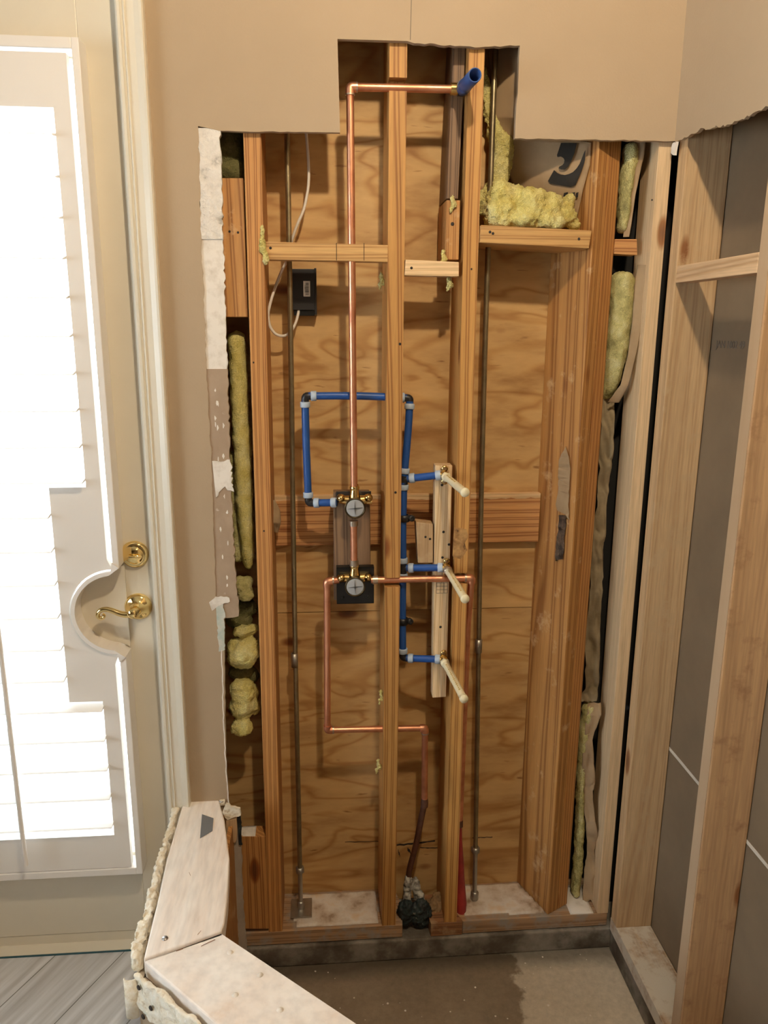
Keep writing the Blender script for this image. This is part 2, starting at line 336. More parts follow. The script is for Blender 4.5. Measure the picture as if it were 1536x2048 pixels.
def slab():
    m, nt, bs = mat('shower_slab_concrete'); L = nt.links; mp = coords(nt, (1, 1, 1), rand=False)
    n = N(nt, 'ShaderNodeTexNoise', i_Scale=5.0, i_Detail=7.0, i_Roughness=.6); L.new(mp.outputs[0], n.inputs[0])
    f = N(nt, 'ShaderNodeTexNoise', i_Scale=60.0, i_Detail=6.0, i_Roughness=.7); L.new(mp.outputs[0], f.inputs[0])
    # pale dried patch against the right side, with a ragged outline
    sp = N(nt, 'ShaderNodeSeparateXYZ'); L.new(mp.outputs[0], sp.inputs[0])
    a = N(nt, 'ShaderNodeMath', operation='MULTIPLY_ADD', i_1=.34, i_2=-.17); L.new(n.outputs['Fac'], a.inputs[0])
    b = N(nt, 'ShaderNodeMath', operation='ADD'); L.new(sp.outputs['X'], b.inputs[0]); L.new(a.outputs[0], b.inputs[1])
    pr = ramp(nt, b.outputs[0], [(.040, G3(0)), (.056, G3(1))])
    r = ramp(nt, n.outputs['Fac'], [(.3, (.20, .155, .10)), (.5, (.27, .21, .145)), (.7, (.33, .265, .19))])
    p = ramp(nt, n.outputs['Fac'], [(.3, (.52, .45, .35)), (.7, (.64, .57, .46))])
    c = mix(nt, pr.outputs[0], r.outputs[0], p.outputs[0])
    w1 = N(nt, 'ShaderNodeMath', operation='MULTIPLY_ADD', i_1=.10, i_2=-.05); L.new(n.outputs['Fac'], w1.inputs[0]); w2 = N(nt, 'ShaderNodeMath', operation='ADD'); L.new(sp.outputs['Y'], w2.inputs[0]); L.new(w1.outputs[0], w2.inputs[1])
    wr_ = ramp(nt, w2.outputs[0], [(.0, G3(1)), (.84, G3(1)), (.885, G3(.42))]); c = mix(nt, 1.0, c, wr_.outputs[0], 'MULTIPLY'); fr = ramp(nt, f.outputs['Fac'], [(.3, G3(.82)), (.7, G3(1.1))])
    c = mix(nt, 1.0, c, fr.outputs[0], 'MULTIPLY'); L.new(c, bs.inputs['Base Color']); bs.inputs['Roughness'].default_value = .75; bump(nt, bs, f.outputs['Fac'], .2, .002)
    return m
M['slab'] = slab()
M['curb'] = blotch('concrete_ledge', [(.34, (.07, .055, .04)), (.46, (.14, .115, .085)), (.54, (.24, .21, .17)), (.66, (.30, .27, .225)), (.70, (.55, .5, .42))], 8, bstr=.5, second=(50, [(.3, G3(.8)), (.7, G3(1.1))]))
def glass():
    m, nt, bs = mat('clear_glass'); nt.nodes.remove(bs); out = nt.nodes['Material Output']
    t = N(nt, 'ShaderNodeBsdfTransparent'); t.inputs[0].default_value = (.96, .98, .98, 1); g = N(nt, 'ShaderNodeBsdfGlossy', i_Roughness=.01)
    fr = N(nt, 'ShaderNodeFresnel', i_IOR=1.45); x = N(nt, 'ShaderNodeMixShader'); nt.links.new(fr.outputs[0], x.inputs[0]); nt.links.new(t.outputs[0], x.inputs[1]); nt.links.new(g.outputs[0], x.inputs[2]); nt.links.new(x.outputs[0], out.inputs[0])
    return m
M['glass'] = glass()
M['patio'] = plain('pale_patio_concrete', (.72, .72, .70), .8, 0, 4, .05)
def emis(name, c, s):
    m, nt, bs = mat(name); bs.inputs['Emission Color'].default_value = (*c, 1); bs.inputs['Emission Strength'].default_value = s; return m
M['bulb'] = emis('lamp_lens', (1, .78, .52), 6)

def struct(name, mb, m, parent=None, bevel=0, label=None):
    o = mb.obj(name, m, parent, bevel)
    if parent is None: o['kind'] = 'structure'
    if label: o['label'] = label
    return o

# ================================================================== SETTING
CEIL = 2.74; XR = .752; SL = -.095
# floor with the shower recess left open
fl = MB(); zf = 0
fl.prism([V((-2.5, .12, 0)), V((-2.5, -3.9, 0)), V((2.2, -3.9, 0)), V((2.2, -1.32, 0)), (.62, -1.32, 0), (-.23, -.48, 0), (-.23, 0.0, 0), (-.40, 0.0, 0), (-.40, .12, 0)], (0, 0, -.02))
struct('floor', fl, M['vinyl'], label='grey wood-look plank floor beside the glazed door')
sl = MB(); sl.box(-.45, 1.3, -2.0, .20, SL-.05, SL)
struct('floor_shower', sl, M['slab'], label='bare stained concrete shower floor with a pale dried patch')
ce = MB(); ce.box(-2.5, 2.2, -3.9, .3, CEIL, CEIL+.05); struct('ceiling', ce, M['white_paint'])
# back wall drywall with its demolished opening (left cut edge, stepped top)
T = .0127
cutL = [(440, 262), (442, 350), (447, 500), (455, 740), (461, 960), (470, 1130), (476, 1233)]
cutL2 = [(447, 1236), (448, 1262), (451, 1500), (458, 1640), (474, 1880)]
pL = [(396, 252), (399, 330), (402, 480), (408, 600), (413, 740), (421, 880), (427, 1040), (431, 1190)]
Z0 = V((-.33, 0, .0))
def pys(l, Y): return [PY(x, y, Y) for x, y in l]
edge_left = ragged(pys([(431, 1190), (447, 1236)]+cutL2[1:], 0), .012, .0012, 3)
edge_left[-1].z = .0; 
paint_left = ragged(pys(pL, 0), .01, .0016, 5)
top_cut = [PY(440, 262, 0), PY(680, 265, 0)]
ZCR = PY(1355, 282, 0).z
poly = [V((-.335, 0, 0)), V((-.335, 0, CEIL)), V((XR, 0, CEIL)), V((XR, 0, ZCR))]
poly += ragged([V((XR, 0, ZCR)), PY(1030, 277, 0)], .012, .0012, 7, (0, 0, 0))[1:-1]
poly += [PY(1030, 277, 0)] + ragged([PY(1030, 277, 0), PY(1040, 91, 0)], .02, .001, 8)[1:-1] + [PY(1040, 91, 0)]
poly += ragged([PY(1040, 91, 0), PY(940, 94, 0), PY(850, 87, 0), PY(818, 86, 0)], .01, .0016, 9, (0, 0, 0))[1:-1]
poly += [PY(815, 82, 0), PY(675, 78, 0), PY(680, 265, 0)] + ragged([PY(680, 265, 0), PY(440, 262, 0), PY(396, 252, 0)], .015, .0008, 11, (0, 0, 0))[1:-1]
poly += paint_left + edge_left[1:]
wb = MB(); wb.prism(poly, (0, T, 0)); wall_back = struct('wall_back', wb, M['paint'], label='tan painted drywall with the stepped demolition cut-out')
# torn band between the paint edge and the cut edge
def band(xl, xr, y0, y1, Y0, m, name, seed, amp=.0015):
    def fx(l, y):
        for (xa, ya), (xb, yb) in zip(l[:-1], l[1:]):
            if ya <= y <= yb: return xa+(xb-xa)*(y-ya)/(yb-ya)
        return l[0][0] if y < l[0][1] else l[-1][0]
    L_ = [PY(fx(xl, y), y, Y0) for y in range(y0, y1+1, 22)]+[PY(fx(xl, y1), y1, Y0)]; R_ = [PY(fx(xr, y), y, Y0) for y in range(y0, y1+1, 22)]+[PY(fx(xr, y1), y1, Y0)]
    a = ragged(L_, .008, amp, seed); b = ragged(R_, .007, amp*1.4, seed+1)
    mb = MB(); mb.prism(a+b[::-1], (0, T-Y0-.0003, 0)); return mb.obj(name, m, wall_back)
pLx = [(x-1, y) for x, y in pL]
o = band(pLx, cutL, 256, 478, .0005, M['thin'], 'thinset_patch', 21); o['label'] = 'lumpy white mortar on the torn drywall edge'
o = band(pLx, cutL, 476, 740, .003, M['gyp'], 'joint_compound_strip', 31); o['label'] = 'smooth white strip of joint compound'
o = band(pLx, cutL, 738, 1195, .002, M['torn'], 'torn_paper_strip', 41); o['label'] = 'brownish torn drywall paper with white chips'
mb = MB(); pp = ragged(pys([(431, 1193), (476, 1193), (478, 1233), (449, 1236)], .002), .01, .0012, 44); mb.prism(pp, (0, T-.003, 0)); mb.obj('torn_corner', M['torn'], wall_back)
mb = MB(); pp = ragged(pys([(424, 922), (462, 920), (466, 985), (448, 975), (432, 995)], -.0002), .006, .003, 45); mb.prism(pp, (0, .002, 0)); o = mb.obj('chipped_patch', M['gyp'], wall_back); o['label'] = 'pale chipped compound patch half way up'
mb = MB(); pp = ragged(pys([(431, 1196), (445, 1198), (449, 1225), (450, 1300), (438, 1302), (434, 1250)], -.0006), .006, .002, 46); mb.prism(pp, (0, .002, 0)); o = mb.obj('green_paper_patch', M['greenboard'], wall_back); o['label'] = 'greenish exposed moisture board paper'
mb = MB(); pp = ragged(pys([(418, 1205), (432, 1193), (458, 1195), (460, 1203), (440, 1210), (424, 1222)], -.001), .005, .0015, 47); mb.prism(pp, (0, .002, 0)); mb.obj('chipped_patch', M['gyp'], wall_back)
R = random.Random(5)
for k in range(16):   # chips of white core showing in the torn paper
    y = R.uniform(770, 1180); x = 425+(y-740)*.045+R.uniform(0, 22); c = PY(x, y, 0.0012); mb = MB()
    mb.prism([c+V((R.uniform(.001, .003)*cos(a), 0, R.uniform(.002, .008)*sin(a))) for a in [i*pi/3 for i in range(6)]], (0, .0015, 0)); mb.obj('paper_chip', M['gyp'], wall_back)
# painted strip of drywall edge line down the lower part (cut face look)
mb = MB(); l1 = ragged(pys([(442, 1300), (446, 1450), (452, 1560), (458, 1640)], -.0008), .012, .001, 51); mb.prism(l1+[p+V((.0028, 0, 0)) for p in l1[::-1]], (0, .001, 0)); mb.obj('paper_tear_line', M['gyp'], wall_back)
# faint score lines on the wall
mb = MB(); p = pys([(822, 0), (823.4, 0), (821.4, 80), (820, 80)], -.0002); mb.prism(p, (0, .0004, 0)); mb.obj('pencil_line', M['fink'], wall_back)
# right wall drywall, lower edge torn
rp = [V((XR-.0, -3.9, CEIL)), V((XR, 0, CEIL)), V((XR, 0, ZCR-.002))]
e = ragged([PX(1357, 282, XR), PX(1400, 260, XR), PX(1450, 250, XR), PX(1500, 232, XR), PX(1536, 212, XR), V((XR, -.8, 1.84))], .008, .003, 61, (0, 1, 0))
rp = rp+e[1:]+[V((XR, -1.3, 1.83)), V((XR, -1.3, 0)), V((XR, -3.9, 0))]
wr = MB(); wr.prism(rp, (.008, 0, 0)); struct('wall_right', wr, M['paint'], label='tan drywall of the right wall above the torn edge')
wr2 = MB(); jz = PX(1397, 1566, .857)
j1 = PX(1328, 1484, .857); j2 = PX(1536, 1732, .857)
wr2.box(.857, .869, -3.9, .30, (j1.z+j2.z)/2+.002, CEIL); wr2.box(.857, .869, -3.9, .30, SL, (j1.z+j2.z)/2-.002)
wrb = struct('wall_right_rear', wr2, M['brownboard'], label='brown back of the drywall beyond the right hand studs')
mb = MB(); mb.box(.8555, .8568, -1.5, .0, (j1.z+j2.z)/2-.004, (j1.z+j2.z)/2+.004); mb.obj('sheet_joint', M['white_paint'], wrb)
# stamped letters on the back of the board (reads mirrored, upside down in the photo)
def text(s, size, m, name, parent, loc, right, upv, ext=.0003, align='CENTER'):
    c = bpy.data.curves.new(name, 'FONT'); c.body = s; c.size = size; c.align_x = align; c.align_y = 'CENTER'; c.extrude = ext; c.resolution_u = 2
    t = bpy.data.objects.new(name, c); dg = bpy.context.evaluated_depsgraph_get(); me = bpy.data.meshes.new_from_object(t); bpy.data.objects.remove(t)
    o = bpy.data.objects.new(name, me); COL.objects.link(o); me.materials.clear(); me.materials.append(m)
    right = V(right).normalized(); upv = V(upv).normalized(); n = right.cross(upv)
    o.parent = parent; b = wloc(parent)
    mw = Matrix(((right.x, upv.x, n.x, 0), (right.y, upv.y, n.y, 0), (right.z, upv.z, n.z, 0), (0, 0, 0, 1)))
    me.transform(Matrix.Translation(V(loc)-b) @ mw); return o
c = PX(1460, 690, .8562); text('JAN 1002 49', .022, M['fink'], 'faint_stamp', wrb, c, (0, -1, 0), (0, .0, 1))
# black outer skin added to stop light leaks behind the framing; other room walls
ex = MB(); ex.box(-.40, .857, .172, .19, SL, CEIL); ex.box(-.40, -.385, .03, .172, SL, CEIL)
struct('wall_exterior', ex, M['leak_block'])
DX0, DX1 = -1.30, -.385     # rough opening of the door
wl = MB(); wl.box(-2.5, DX0, 0, .14, 0, CEIL); wl.box(DX0, DX1, 0, .14, 2.19, CEIL); struct('wall_left_of_door', wl, M['paint'])
wl = MB(); wl.box(-2.52, -2.5, -3.9, .14, 0, .8); wl.box(-2.52, -2.5, -3.9, .14, 2.2, CEIL); wl.box(-2.52, -2.5, -.9, .14, .8, 2.2); wl.box(-2.52, -2.5, -3.9, -2.5, .8, 2.2); struct('wall_left', wl, M['dim_paint'])
wl = MB(); wl.box(-2.5, 2.2, -3.92, -3.9, 0, CEIL); struct('wall_rear', wl, M['dim_paint'])
wn = MB(); wn.box(-2.53, -2.49, -2.5, -.9, .8, .85); wn.box(-2.53, -2.49, -2.5, -.9, 2.15, 2.2); wn.box(-2.53, -2.49, -2.5, -2.45, .85, 2.15); wn.box(-2.53, -2.49, -.95, -.9, .85, 2.15)
w1 = struct('added_window_1', wn, M['trim']); wp = MB(); wp.box(-2.512, -2.508, -2.45, -.95, .85, 2.15); struct('added_window_pane', wp, M['glass'], w1)  # unseen window frame and pane, added to go with the side fill light
# patio outside
pt = MB(); pt.box(-4, 1.5, .2, 6, -.12, -.08); struct('ground', pt, M['patio'], label='bright patio outside the door')
# recessed lamp trims; the rear one is added around its fill lamp
for nm, (x, y), lb in (('recessed_lamp', (LAMP.x, LAMP.y), 'round recessed ceiling lamp above the shower'), ('recessed_lamp.001', (.2, -3.0), 'added ceiling lamp at the unseen rear of the room, for fill light')):
    mb = MB(); r = .06 if nm == 'recessed_lamp' else .27
    mb.lathe((x, y, CEIL-.001), (0, 0, -1), [(0, r+.03), (.008, r+.028), (.01, r), (0, r)], 32); lo = mb.obj('recessed_lamp', M['trim']); tag(lo, lb, 'ceiling lamp')
    mb = MB(); mb.lathe((x, y, CEIL-.003), (0, 0, -1), [(0, r), (.0, .0)], 32); mb.obj('lamp_lens', M['bulb'], lo)

# ------------------------------------------------------------------ DOOR with casing
cs = MB()   # casing profile, extruded up
prof = [(-.380, -.004), (-.380, -.014), (-.376, -.018), (-.371, -.018), (-.369, -.014), (-.3665, -.014), (-.3645, -.018), (-.362, -.0185), (-.360, -.015), (-.345, -.0165), (-.334, -.021), (-.329, -.022), (-.3265, -.018), (-.3265, 0), (-.380, 0)]
cs.prism([V((x, y, 0)) for x, y in prof], (0, 0, 2.26)); struct('trim_1', cs, M['trim'], label='cream moulded door casing')
cs = MB(); cs.box(-1.36, -.3265, -.02, 0, 2.19, 2.26); cs.box(-1.36, -1.30, -.02, 0, 0, 2.19); struct('trim_2', cs, M['trim'], label='door casing outside the frame')
jb = MB(); jb.box(-.385, -.374, -.003, .12, 0, 2.19); jb.box(-.405, -.385, .066, .12, 0, 2.19); jb.box(-1.30, -.385, .0, .12, 2.17, 2.19); jb.box(-1.30, -1.285, 0, .12, 0, 2.17); struct('trim_3', jb, M['trim'], label='cream door jamb')
DY = .020
gx0, gx1, gz0, gz1 = -1.12, -.462, .262, 2.052     # glazed opening in the leaf
dl = MB(); dl.box(gx1, -.388, DY, .062, .032, 2.166); dl.box(-1.28, gx0, DY, .062, .032, 2.166); dl.box(gx0, gx1, DY, .062, .032, gz0); dl.box(gx0, gx1, DY, .062, gz1, 2.166)
door = struct('door_1', dl, M['door'], bevel=.0015, label='cream glazed door with an inside shutter')
gp = MB(); gp.box(gx0, gx1, .044, .048, gz0, gz1); gp.obj('glass_pane', M['glass'], door)
sw = MB(); sw.box(-1.28, -.405, DY+.002, .058, .004, .030); sw.obj('door_sweep', M['door'], door)
mb = MB(); mb.box(-1.30, -.385, -.012, .12, -.0, .004); struct('trim_4', mb, M['trim'], label='door threshold')
mb = MB(); mb.box(-1.3, -.39, -.015, -.0125, 0.0, .0035); struct('trim_5', mb, plain('teal_gap', (.03, .10, .12), .7), label='thin dark teal line along the threshold')
# shutter
SH = empty('plantation_shutter', (-.80, DY, .25), 'white louvered shutter over the door glass with a half round cut-out for the lever', 'shutter')
FY = -.030
cx, cz, cr = -.462, .916, .098
def arc(r, a0, a1, n=20): return [(cx-r*cos(radians(a0+(a1-a0)*i/n)), cz+r*sin(radians(a0+(a1-a0)*i/n))) for i in range(n+1)]
# frame: outer band (L) incl. half round
fo = []; x_in, x_out = -.462, -.4475
ang = 82
zt, zb = cz+.115, cz-.115
a_out = arc(cr, 90-2, -88)       # outer arc (panel side)
fr = MB()
def strip(pa, pb, y0, y1, mb):
    for i in range(len(pa)-1):
        a, b, c2, d = pa[i], pa[i+1], pb[i+1], pb[i]
        mb.hexa([(a[0], y0, a[1]), (b[0], y0, b[1]), (c2[0], y0, c2[1]), (d[0], y0, d[1]), (a[0], y1, a[1]), (b[0], y1, b[1]), (c2[0], y1, c2[1]), (d[0], y1, d[1])])
fr.box(x_in, x_out, FY, DY, cz+.105, 2.075); fr.box(x_in, x_out, FY, DY, .236, cz-.105)
fr.box(gx0-.02, x_in, FY, DY, 2.055, 2.075); fr.box(gx0-.02, x_in, FY, DY, .236, .254); fr.box(gx0-.02, gx0-.002, FY, DY, .254, 2.055)
fo = fr.obj('shutter_frame', M['shut'], SH, .0015)
rim = MB(); A_ = [(x_in-.0, cz+.118)]+arc(cr, 88, -88, 26)+[(x_in, cz-.118)]; B_ = [(x_out, cz+.106)]+arc(cr-.009, 84, -84, 26)+[(x_out, cz-.106)]
strip(A_, B_, FY-.004, DY, rim); rim.obj('lever_cutout_rim', M['shut'], SH)
A2 = arc(cr-.009, 84, -84, 26); bk = MB(); bk.prism([V((x, 0, z)) for x, z in [(x_out+.0, cz+.1)]+A2+[(x_out, cz-.1)]], (0, .004, 0))
for v in bk.v: v.y += DY-.006
bk.obj('lever_cutout_back', M['door'], SH)
# hinged panel: stiles and rails with stepped louver opening
pn = MB(); px1 = -.4735; pT, pB = 2.048, .257
Zs1, Zs2 = 1.204, .700
def pane(x0, x1, z0, z1): pn.box(x0, x1, FY+.002, FY+.021, z0, z1)
pane(-.505, px1, cz+.125, pT); pane(-.508, px1, pB, cz-.125)
pane(-.583, -.505, cz+.125, Zs1); pane(-.583, -.508, Zs2, cz-.125)
pane(gx0+.004, -.505, 1.952, pT); pane(gx0+.004, -.508, pB, .347); pane(gx0+.004, gx0+.05, .347, 1.952)
ar = arc(cr+.004, 89, -89, 26)
strip([(-.583, cz+.125)]+[(-.583, z) for x, z in ar]+[(-.583, cz-.125)], [(px1, cz+.125)]+ar+[(px1, cz-.125)], FY+.002, FY+.021, pn)
pn.obj('shutter_panel', M['shut'], SH)
z = .385; k = 0
while z < 1.94:
    x1 = -.506 if (z > Zs1+.01 or z < Zs2-.01) else -.584
    a = radians(10); hw = .030; mb = MB()
    ring = [V((0, hw*cos(q)*cos(a)-.0028*sin(q)*sin(a), hw*cos(q)*sin(a)+.0028*sin(q)*cos(a))) for q in [2*pi*i/12 for i in range(12)]]
    b = V((gx0+.052, FY+.010, z)); mb.prism([b+p for p in ring], (x1-gx0-.052, 0, 0)); mb.obj('louver', M['louver'], SH); z += .076
rd = MB(); rp0 = PY(52, 1728, FY-.03); rd.tube([(rp0.x, FY-.031, .30), (rp0.x, FY-.031, 1.93)], .0055, 10); rd.obj('tilt_rod', M['shut'], SH)

# lock and lever
DB = empty('deadbolt', PY(270, 1108, DY), 'round polished brass deadbolt with thumb turn above the door lever', 'deadbolt')
c = PY(270, 1108, DY); ax = V((0, -1, 0))
mb = MB(); mb.lathe(c, ax, [(0, .031), (.004, .0315), (.009, .028), (.011, .024), (.010, .0225), (.013, .020), (.015, .0)], 36); mb.obj('rosette', M['pbrass'], DB)
mb = MB(); mb.tube([c+V((-.017, -.022, 0)), c+V((-.010, -.024, .001)), c+V((0, -.026, 0)), c+V((.010, -.024, .001)), c+V((.017, -.022, 0))], [.003, .0042, .0036, .0042, .003], 12); mb.tube([c, c+V((0, -.025, 0))], .005, 12); mb.obj('thumb_turn', M['pbrass'], DB)
c = PY(277, 1212, DY)
LV = empty('door_lever', c, 'scrolled polished brass lever handle on a round rose below the deadbolt', 'door handle')
mb = MB(); mb.lathe(c, ax, [(0, .031), (.004, .032), (.009, .028), (.012, .025), (.014, .018), (.022, .013), (.030, .011), (.038, .010)], 36); mb.obj('rose', M['pbrass'], LV)
mb = MB(); mb.tube([c+V((0, -.030, 0)), c+V((-.002, -.052, 0))], .0115, 20); mb.lathe(c+V((-.002, -.052, 0)), ax, [(0, .0115), (.003, .010), (.004, 0)], 20); mb.obj('spindle_hub', M['pbrass'], LV)
h = c+V((-.002, -.046, 0)); pts = [(0, 0, 0), (-.014, 0, -.004), (-.028, 0, -.001), (-.042, 0, .006), (-.056, 0, .011), (-.068, 0, .010), (-.076, 0, .004), (-.078, 0, -.005), (-.073, 0, -.011), (-.066, 0, -.010), (-.063, 0, -.004), (-.067, 0, .0)]
mb = MB(); P_ = fillet([h+V(p) for p in pts], .006, 3); mb.tube(P_, [.0078-.0045*(i/len(P_))**.8 for i in range(len(P_))], 14); mb.obj('lever', M['pbrass'], LV)

# ================================================================== FRAMING, back wall
Y1 = T+.0005; SD = .140; YP = .153     # stud front, stud depth, plywood face
PB = -.030; PZT = .008                              # top of the sole plate
def wline(xa, ya, xb, yb, Y): 
    A = PY(xa, ya, Y); B = PY(xb, yb, Y); return lambda z: A.x+(B.x-A.x)*(z-A.z)/(B.z-A.z)
def stud(name, m, ln, w, Y0, d, z0, z1, lab, grp=None, bow=None, bev=.0015, notch=None, parent=None):
    mb = MB(); n = 24; zs = sorted(set([z0+(z1-z0)*i/n for i in range(n+1)]+[q for nn in (notch or []) for q in (nn[0], nn[0]+1e-4, nn[1], nn[1]+1e-4)]))
    def yf(z):
        for nn in (notch or []):
            if nn[0]+5e-5 < z < nn[1]+5e-5: return Y0+nn[2]
        return Y0
    rows = []
    for z in zs:
        x = ln(z)+(bow(z) if bow else 0); rows.append([V((x, yf(z), z)), V((x+w, yf(z), z)), V((x+w, Y0+d, z)), V((x, Y0+d, z))])
    vs = [p for r_ in rows for p in r_]; fs = [(3, 2, 1, 0), tuple(4*(len(rows)-1)+i for i in range(4))]
    for i in range(len(rows)-1):
        for k in range(4): fs.append((4*i+k, 4*i+(k+1) % 4, 4*i+4+(k+1) % 4, 4*i+4+k))
    mb.add(vs, fs); o = mb.obj(name, m, parent, bev)
    if parent is None: tag(o, lab, 'stud' if 'stud' in name else 'board', grp)
    return o
TOP = 2.60
l1 = wline(486, 262, 537, 1860, Y1)
stud('framing_stud', M['pine_orange'], l1, .036, Y1, SD, PZT, TOP, 'orange pine stud left of the left threaded rod, knotty right side', 'pine studs of the shower wall')
l2 = wline(779, 100, 764, 1840, Y1)
zn = [PY(793, 1174, Y1).z, PY(793, 1156, Y1).z]; zt_ = [PY(793, 178, Y1).z, PY(793, 155, Y1).z]
stud('framing_stud', M['pine'], l2, .036, Y1, SD, PZT, TOP, 'middle pine stud notched for two copper pipes', 'pine studs of the shower wall', notch=[(zn[0], zn[1], .03), (zt_[0], zt_[1], .028)])
l3 = wline(938, 100, 889, 1838, Y1)
stud('framing_stud', M['pine'], l3, .0325, Y1, SD, PZT, TOP, 'pine stud behind the three cream stub pipes with a torn knot half way up', 'pine studs of the shower wall', notch=[(PY(925, 1168, Y1).z, PY(925, 1146, Y1).z, .03)])
# knocked-out knot on that stud
mb = MB(); pp = ragged(pys([(908, 1056), (934, 1058), (937, 1072), (930, 1085), (934, 1100), (922, 1118), (905, 1112)], Y1-.0008), .006, .0012, 71); mb.prism(pp, (0, .0012, 0))
o = mb.obj('torn_knot', blotch('splintered', [(.34, (.06, .03, .015)), (.42, (.34, .17, .06)), (.62, (.58, .33, .12))], 42, bstr=1.0, second=(120, [(.3, G3(.7)), (.7, G3(1.1))]))); tag(o, 'splintered torn knot on the stud behind the stub pipes', 'knot')
# double post turned to the plywood
E_ = PZ(1095, 1830, PZT); LP = PZ(1035, 1768, PZT); LP.y = YP-.001; R_ = PZ(1134, 1808, PZT)
def topx(b, x, y): q = PY(x, y, b.y); return V((q.x-b.x, 0, q.z-b.z))
tE, tL, tR = topx(E_, 1184, 500), topx(LP, 1101, 500), topx(R_, 1228, 500)
u = (R_-E_)
def post(a, b, m, lab, z1=TOP):
    def ring(z):
        o = [p+V((t.x*(z-PZT)/t.z, 0, 0)) for p, t in ((E_, tE), (R_, tR), (LP, tL))]; e, r_, l = o; u_ = r_-e; d_ = l-e
        out = [e+u_*a, e+u_*b]
        for k in (b, a):
            p = e+u_*k; out.append(p+d_*((YP-.001-p.y)/d_.y))
        return [V((p.x, p.y, z)) for p in out]
    mb = MB(); mb.hexa(ring(PZT)+ring(z1)); o = mb.obj('corner_post', m, None, .002); return tag(o, lab, 'post', 'doubled corner post')
post(0, .495, M['pine_side'], 'left board of the doubled corner post, broad grain face beside the plywood')
post(.505, 1.0, M['pine_orange'], 'right board of the doubled corner post, beside the yellow batt')
# end stud of the back wall
l5 = wline(1318, 290, 1196, 1806, Y1)
stud('framing_stud', M['spruce_pale'], l5, .0305, Y1, .089, PZT, TOP, 'pale spruce stud at the end of the back wall before the dark corner gap')
# plywood sheets
zS = PY(600, 1225, YP).z
mb = MB(); mb.box(-.384, .665, YP, YP+.0165, zS+.001, TOP); tag(mb.obj('plywood_sheet', M['ply']), 'upper plywood sheathing sheet behind the studs', 'plywood')
mb = MB(); mb.box(-.384, .665, YP, YP+.0165, PB, zS-.001); tag(mb.obj('plywood_sheet', M['ply']), 'lower plywood sheathing sheet behind the studs', 'plywood')
# sister board in the top of bay between middle and third stud
ls = wline(906, 120, 893, 397, .045)
stud('furring_board', M['pine_dark'], ls, .025, .045, .10, PY(893, 397, .045).z, TOP, 'board beside the third stud, shadow under the wall cut-out put into its dark colour', bev=.001)  # board stands in shadow; that shade is in its dark material
ls = wline(893, 400, 890, 519, .03)
stud('scab_block', M['pine_side'], ls, .030, .03, .11, PY(893, 519, .03).z, PY(893, 400, .03).z, 'short vertical pine block between middle and third stud, fluff on top')
# left side infill boards between drywall and first stud
def block(name, px, Y0, d, m, lab, cat='block', grp=None, bev=.0015, tz=None):
    p = [PY(x, y, Y0) for x, y in px]      # BL BR TR TL
    mb = MB(); q = [v+V((0, d, 0)) for v in p]
    mb.hexa([p[0], p[1], q[1], q[0], p[3], p[2], q[2], q[3]]); return tag(mb.obj(name, m, None, bev), lab, cat, grp)
block('header_block', [(452, 634), (495, 634), (486, 356), (436, 356)], Y1, .09, M['pine_side'], 'upper pine block between the torn drywall edge and the first stud')
b = block('sill_block', [(484, 1858), (537, 1858), (531, 1673), (466, 1673)], Y1, .044, M['pine_orange'], 'lower pine block beside the half wall, dusty flat top')
# cross blocks
block('cross_block', [(531, 519), (776, 524), (776, 490), (531, 483)], Y1, .036, M['pine_h'], 'pine cross block between first and second stud, three saw cuts', 'block')
cb = bpy.context.collection.objects[-1] if False else None
for nm, x in (('a', 673), ('b', 728)):
    mb = MB(); p = PY(x, 504, Y1-.0004); mb.box(p.x-.0006, p.x+.0006, p.y, p.y+.0006, PY(x, 521, Y1).z, PY(x, 486, Y1).z); o_ = mb.obj('saw_cut', M['dark'], [o for o in COL.objects if o.name == 'cross_block'][0])
block('cross_block', [(809, 551), (918, 553), (918, 524), (811, 519)], Y1, .036, M['pine_newh'], 'short pale cross block between second and third stud', 'block')
block('cross_block', [(960, 485), (1178, 497), (1184, 461), (962, 450)], Y1-.012, .13, M['pine_h'], 'pine shelf block carrying the yellow insulation pile', 'block')
block('cross_block', [(1228, 508), (1275, 510), (1274, 478), (1230, 478)], .05, .036, M['pine_hk'], 'small cross block behind the corner post, above the folded batt', 'block')
# nailer board across the plywood
nb = MB(); a = PY(550, 990, .134); b_ = PY(1078, 1083, .134); nz1, nz0 = a.z-.004, b_.z
def nailer(x0, x1, lab):
    mb = MB(); mb.box(x0, x1, .134, YP-.0005, nz0, nz1); o = mb.obj('nailer_board', M['pine_hk']); tag(o, lab, 'board', 'horizontal nailer board in the bays')
    mb = MB(); pp = ragged([V((x0, .1335, nz1-.012)), V((x1, .1335, nz1-.010))], .012, .002, 5, (0, 0, 0)); pp += [V((x1, .1335, nz1+.001)), V((x0, .1335, nz1+.001))]; mb.prism(pp, (0, .018, 0)); q = mb.obj('sawn_edge', M['pine_newh'], o); q['label'] = 'pale rough sawn upper edge'
xs1 = l1(1.1)+.036; xs2 = l2(1.1); xs3 = l3(1.1)
nailer(xs1+.001, xs2-.001, 'left piece of the horizontal nailer, between first and second stud')
nailer(xs2+.037, xs3-.001, 'middle piece of the horizontal nailer, behind the pale strip')
nailer(xs3+.034, .545, 'right piece of the horizontal nailer, beside the corner post')
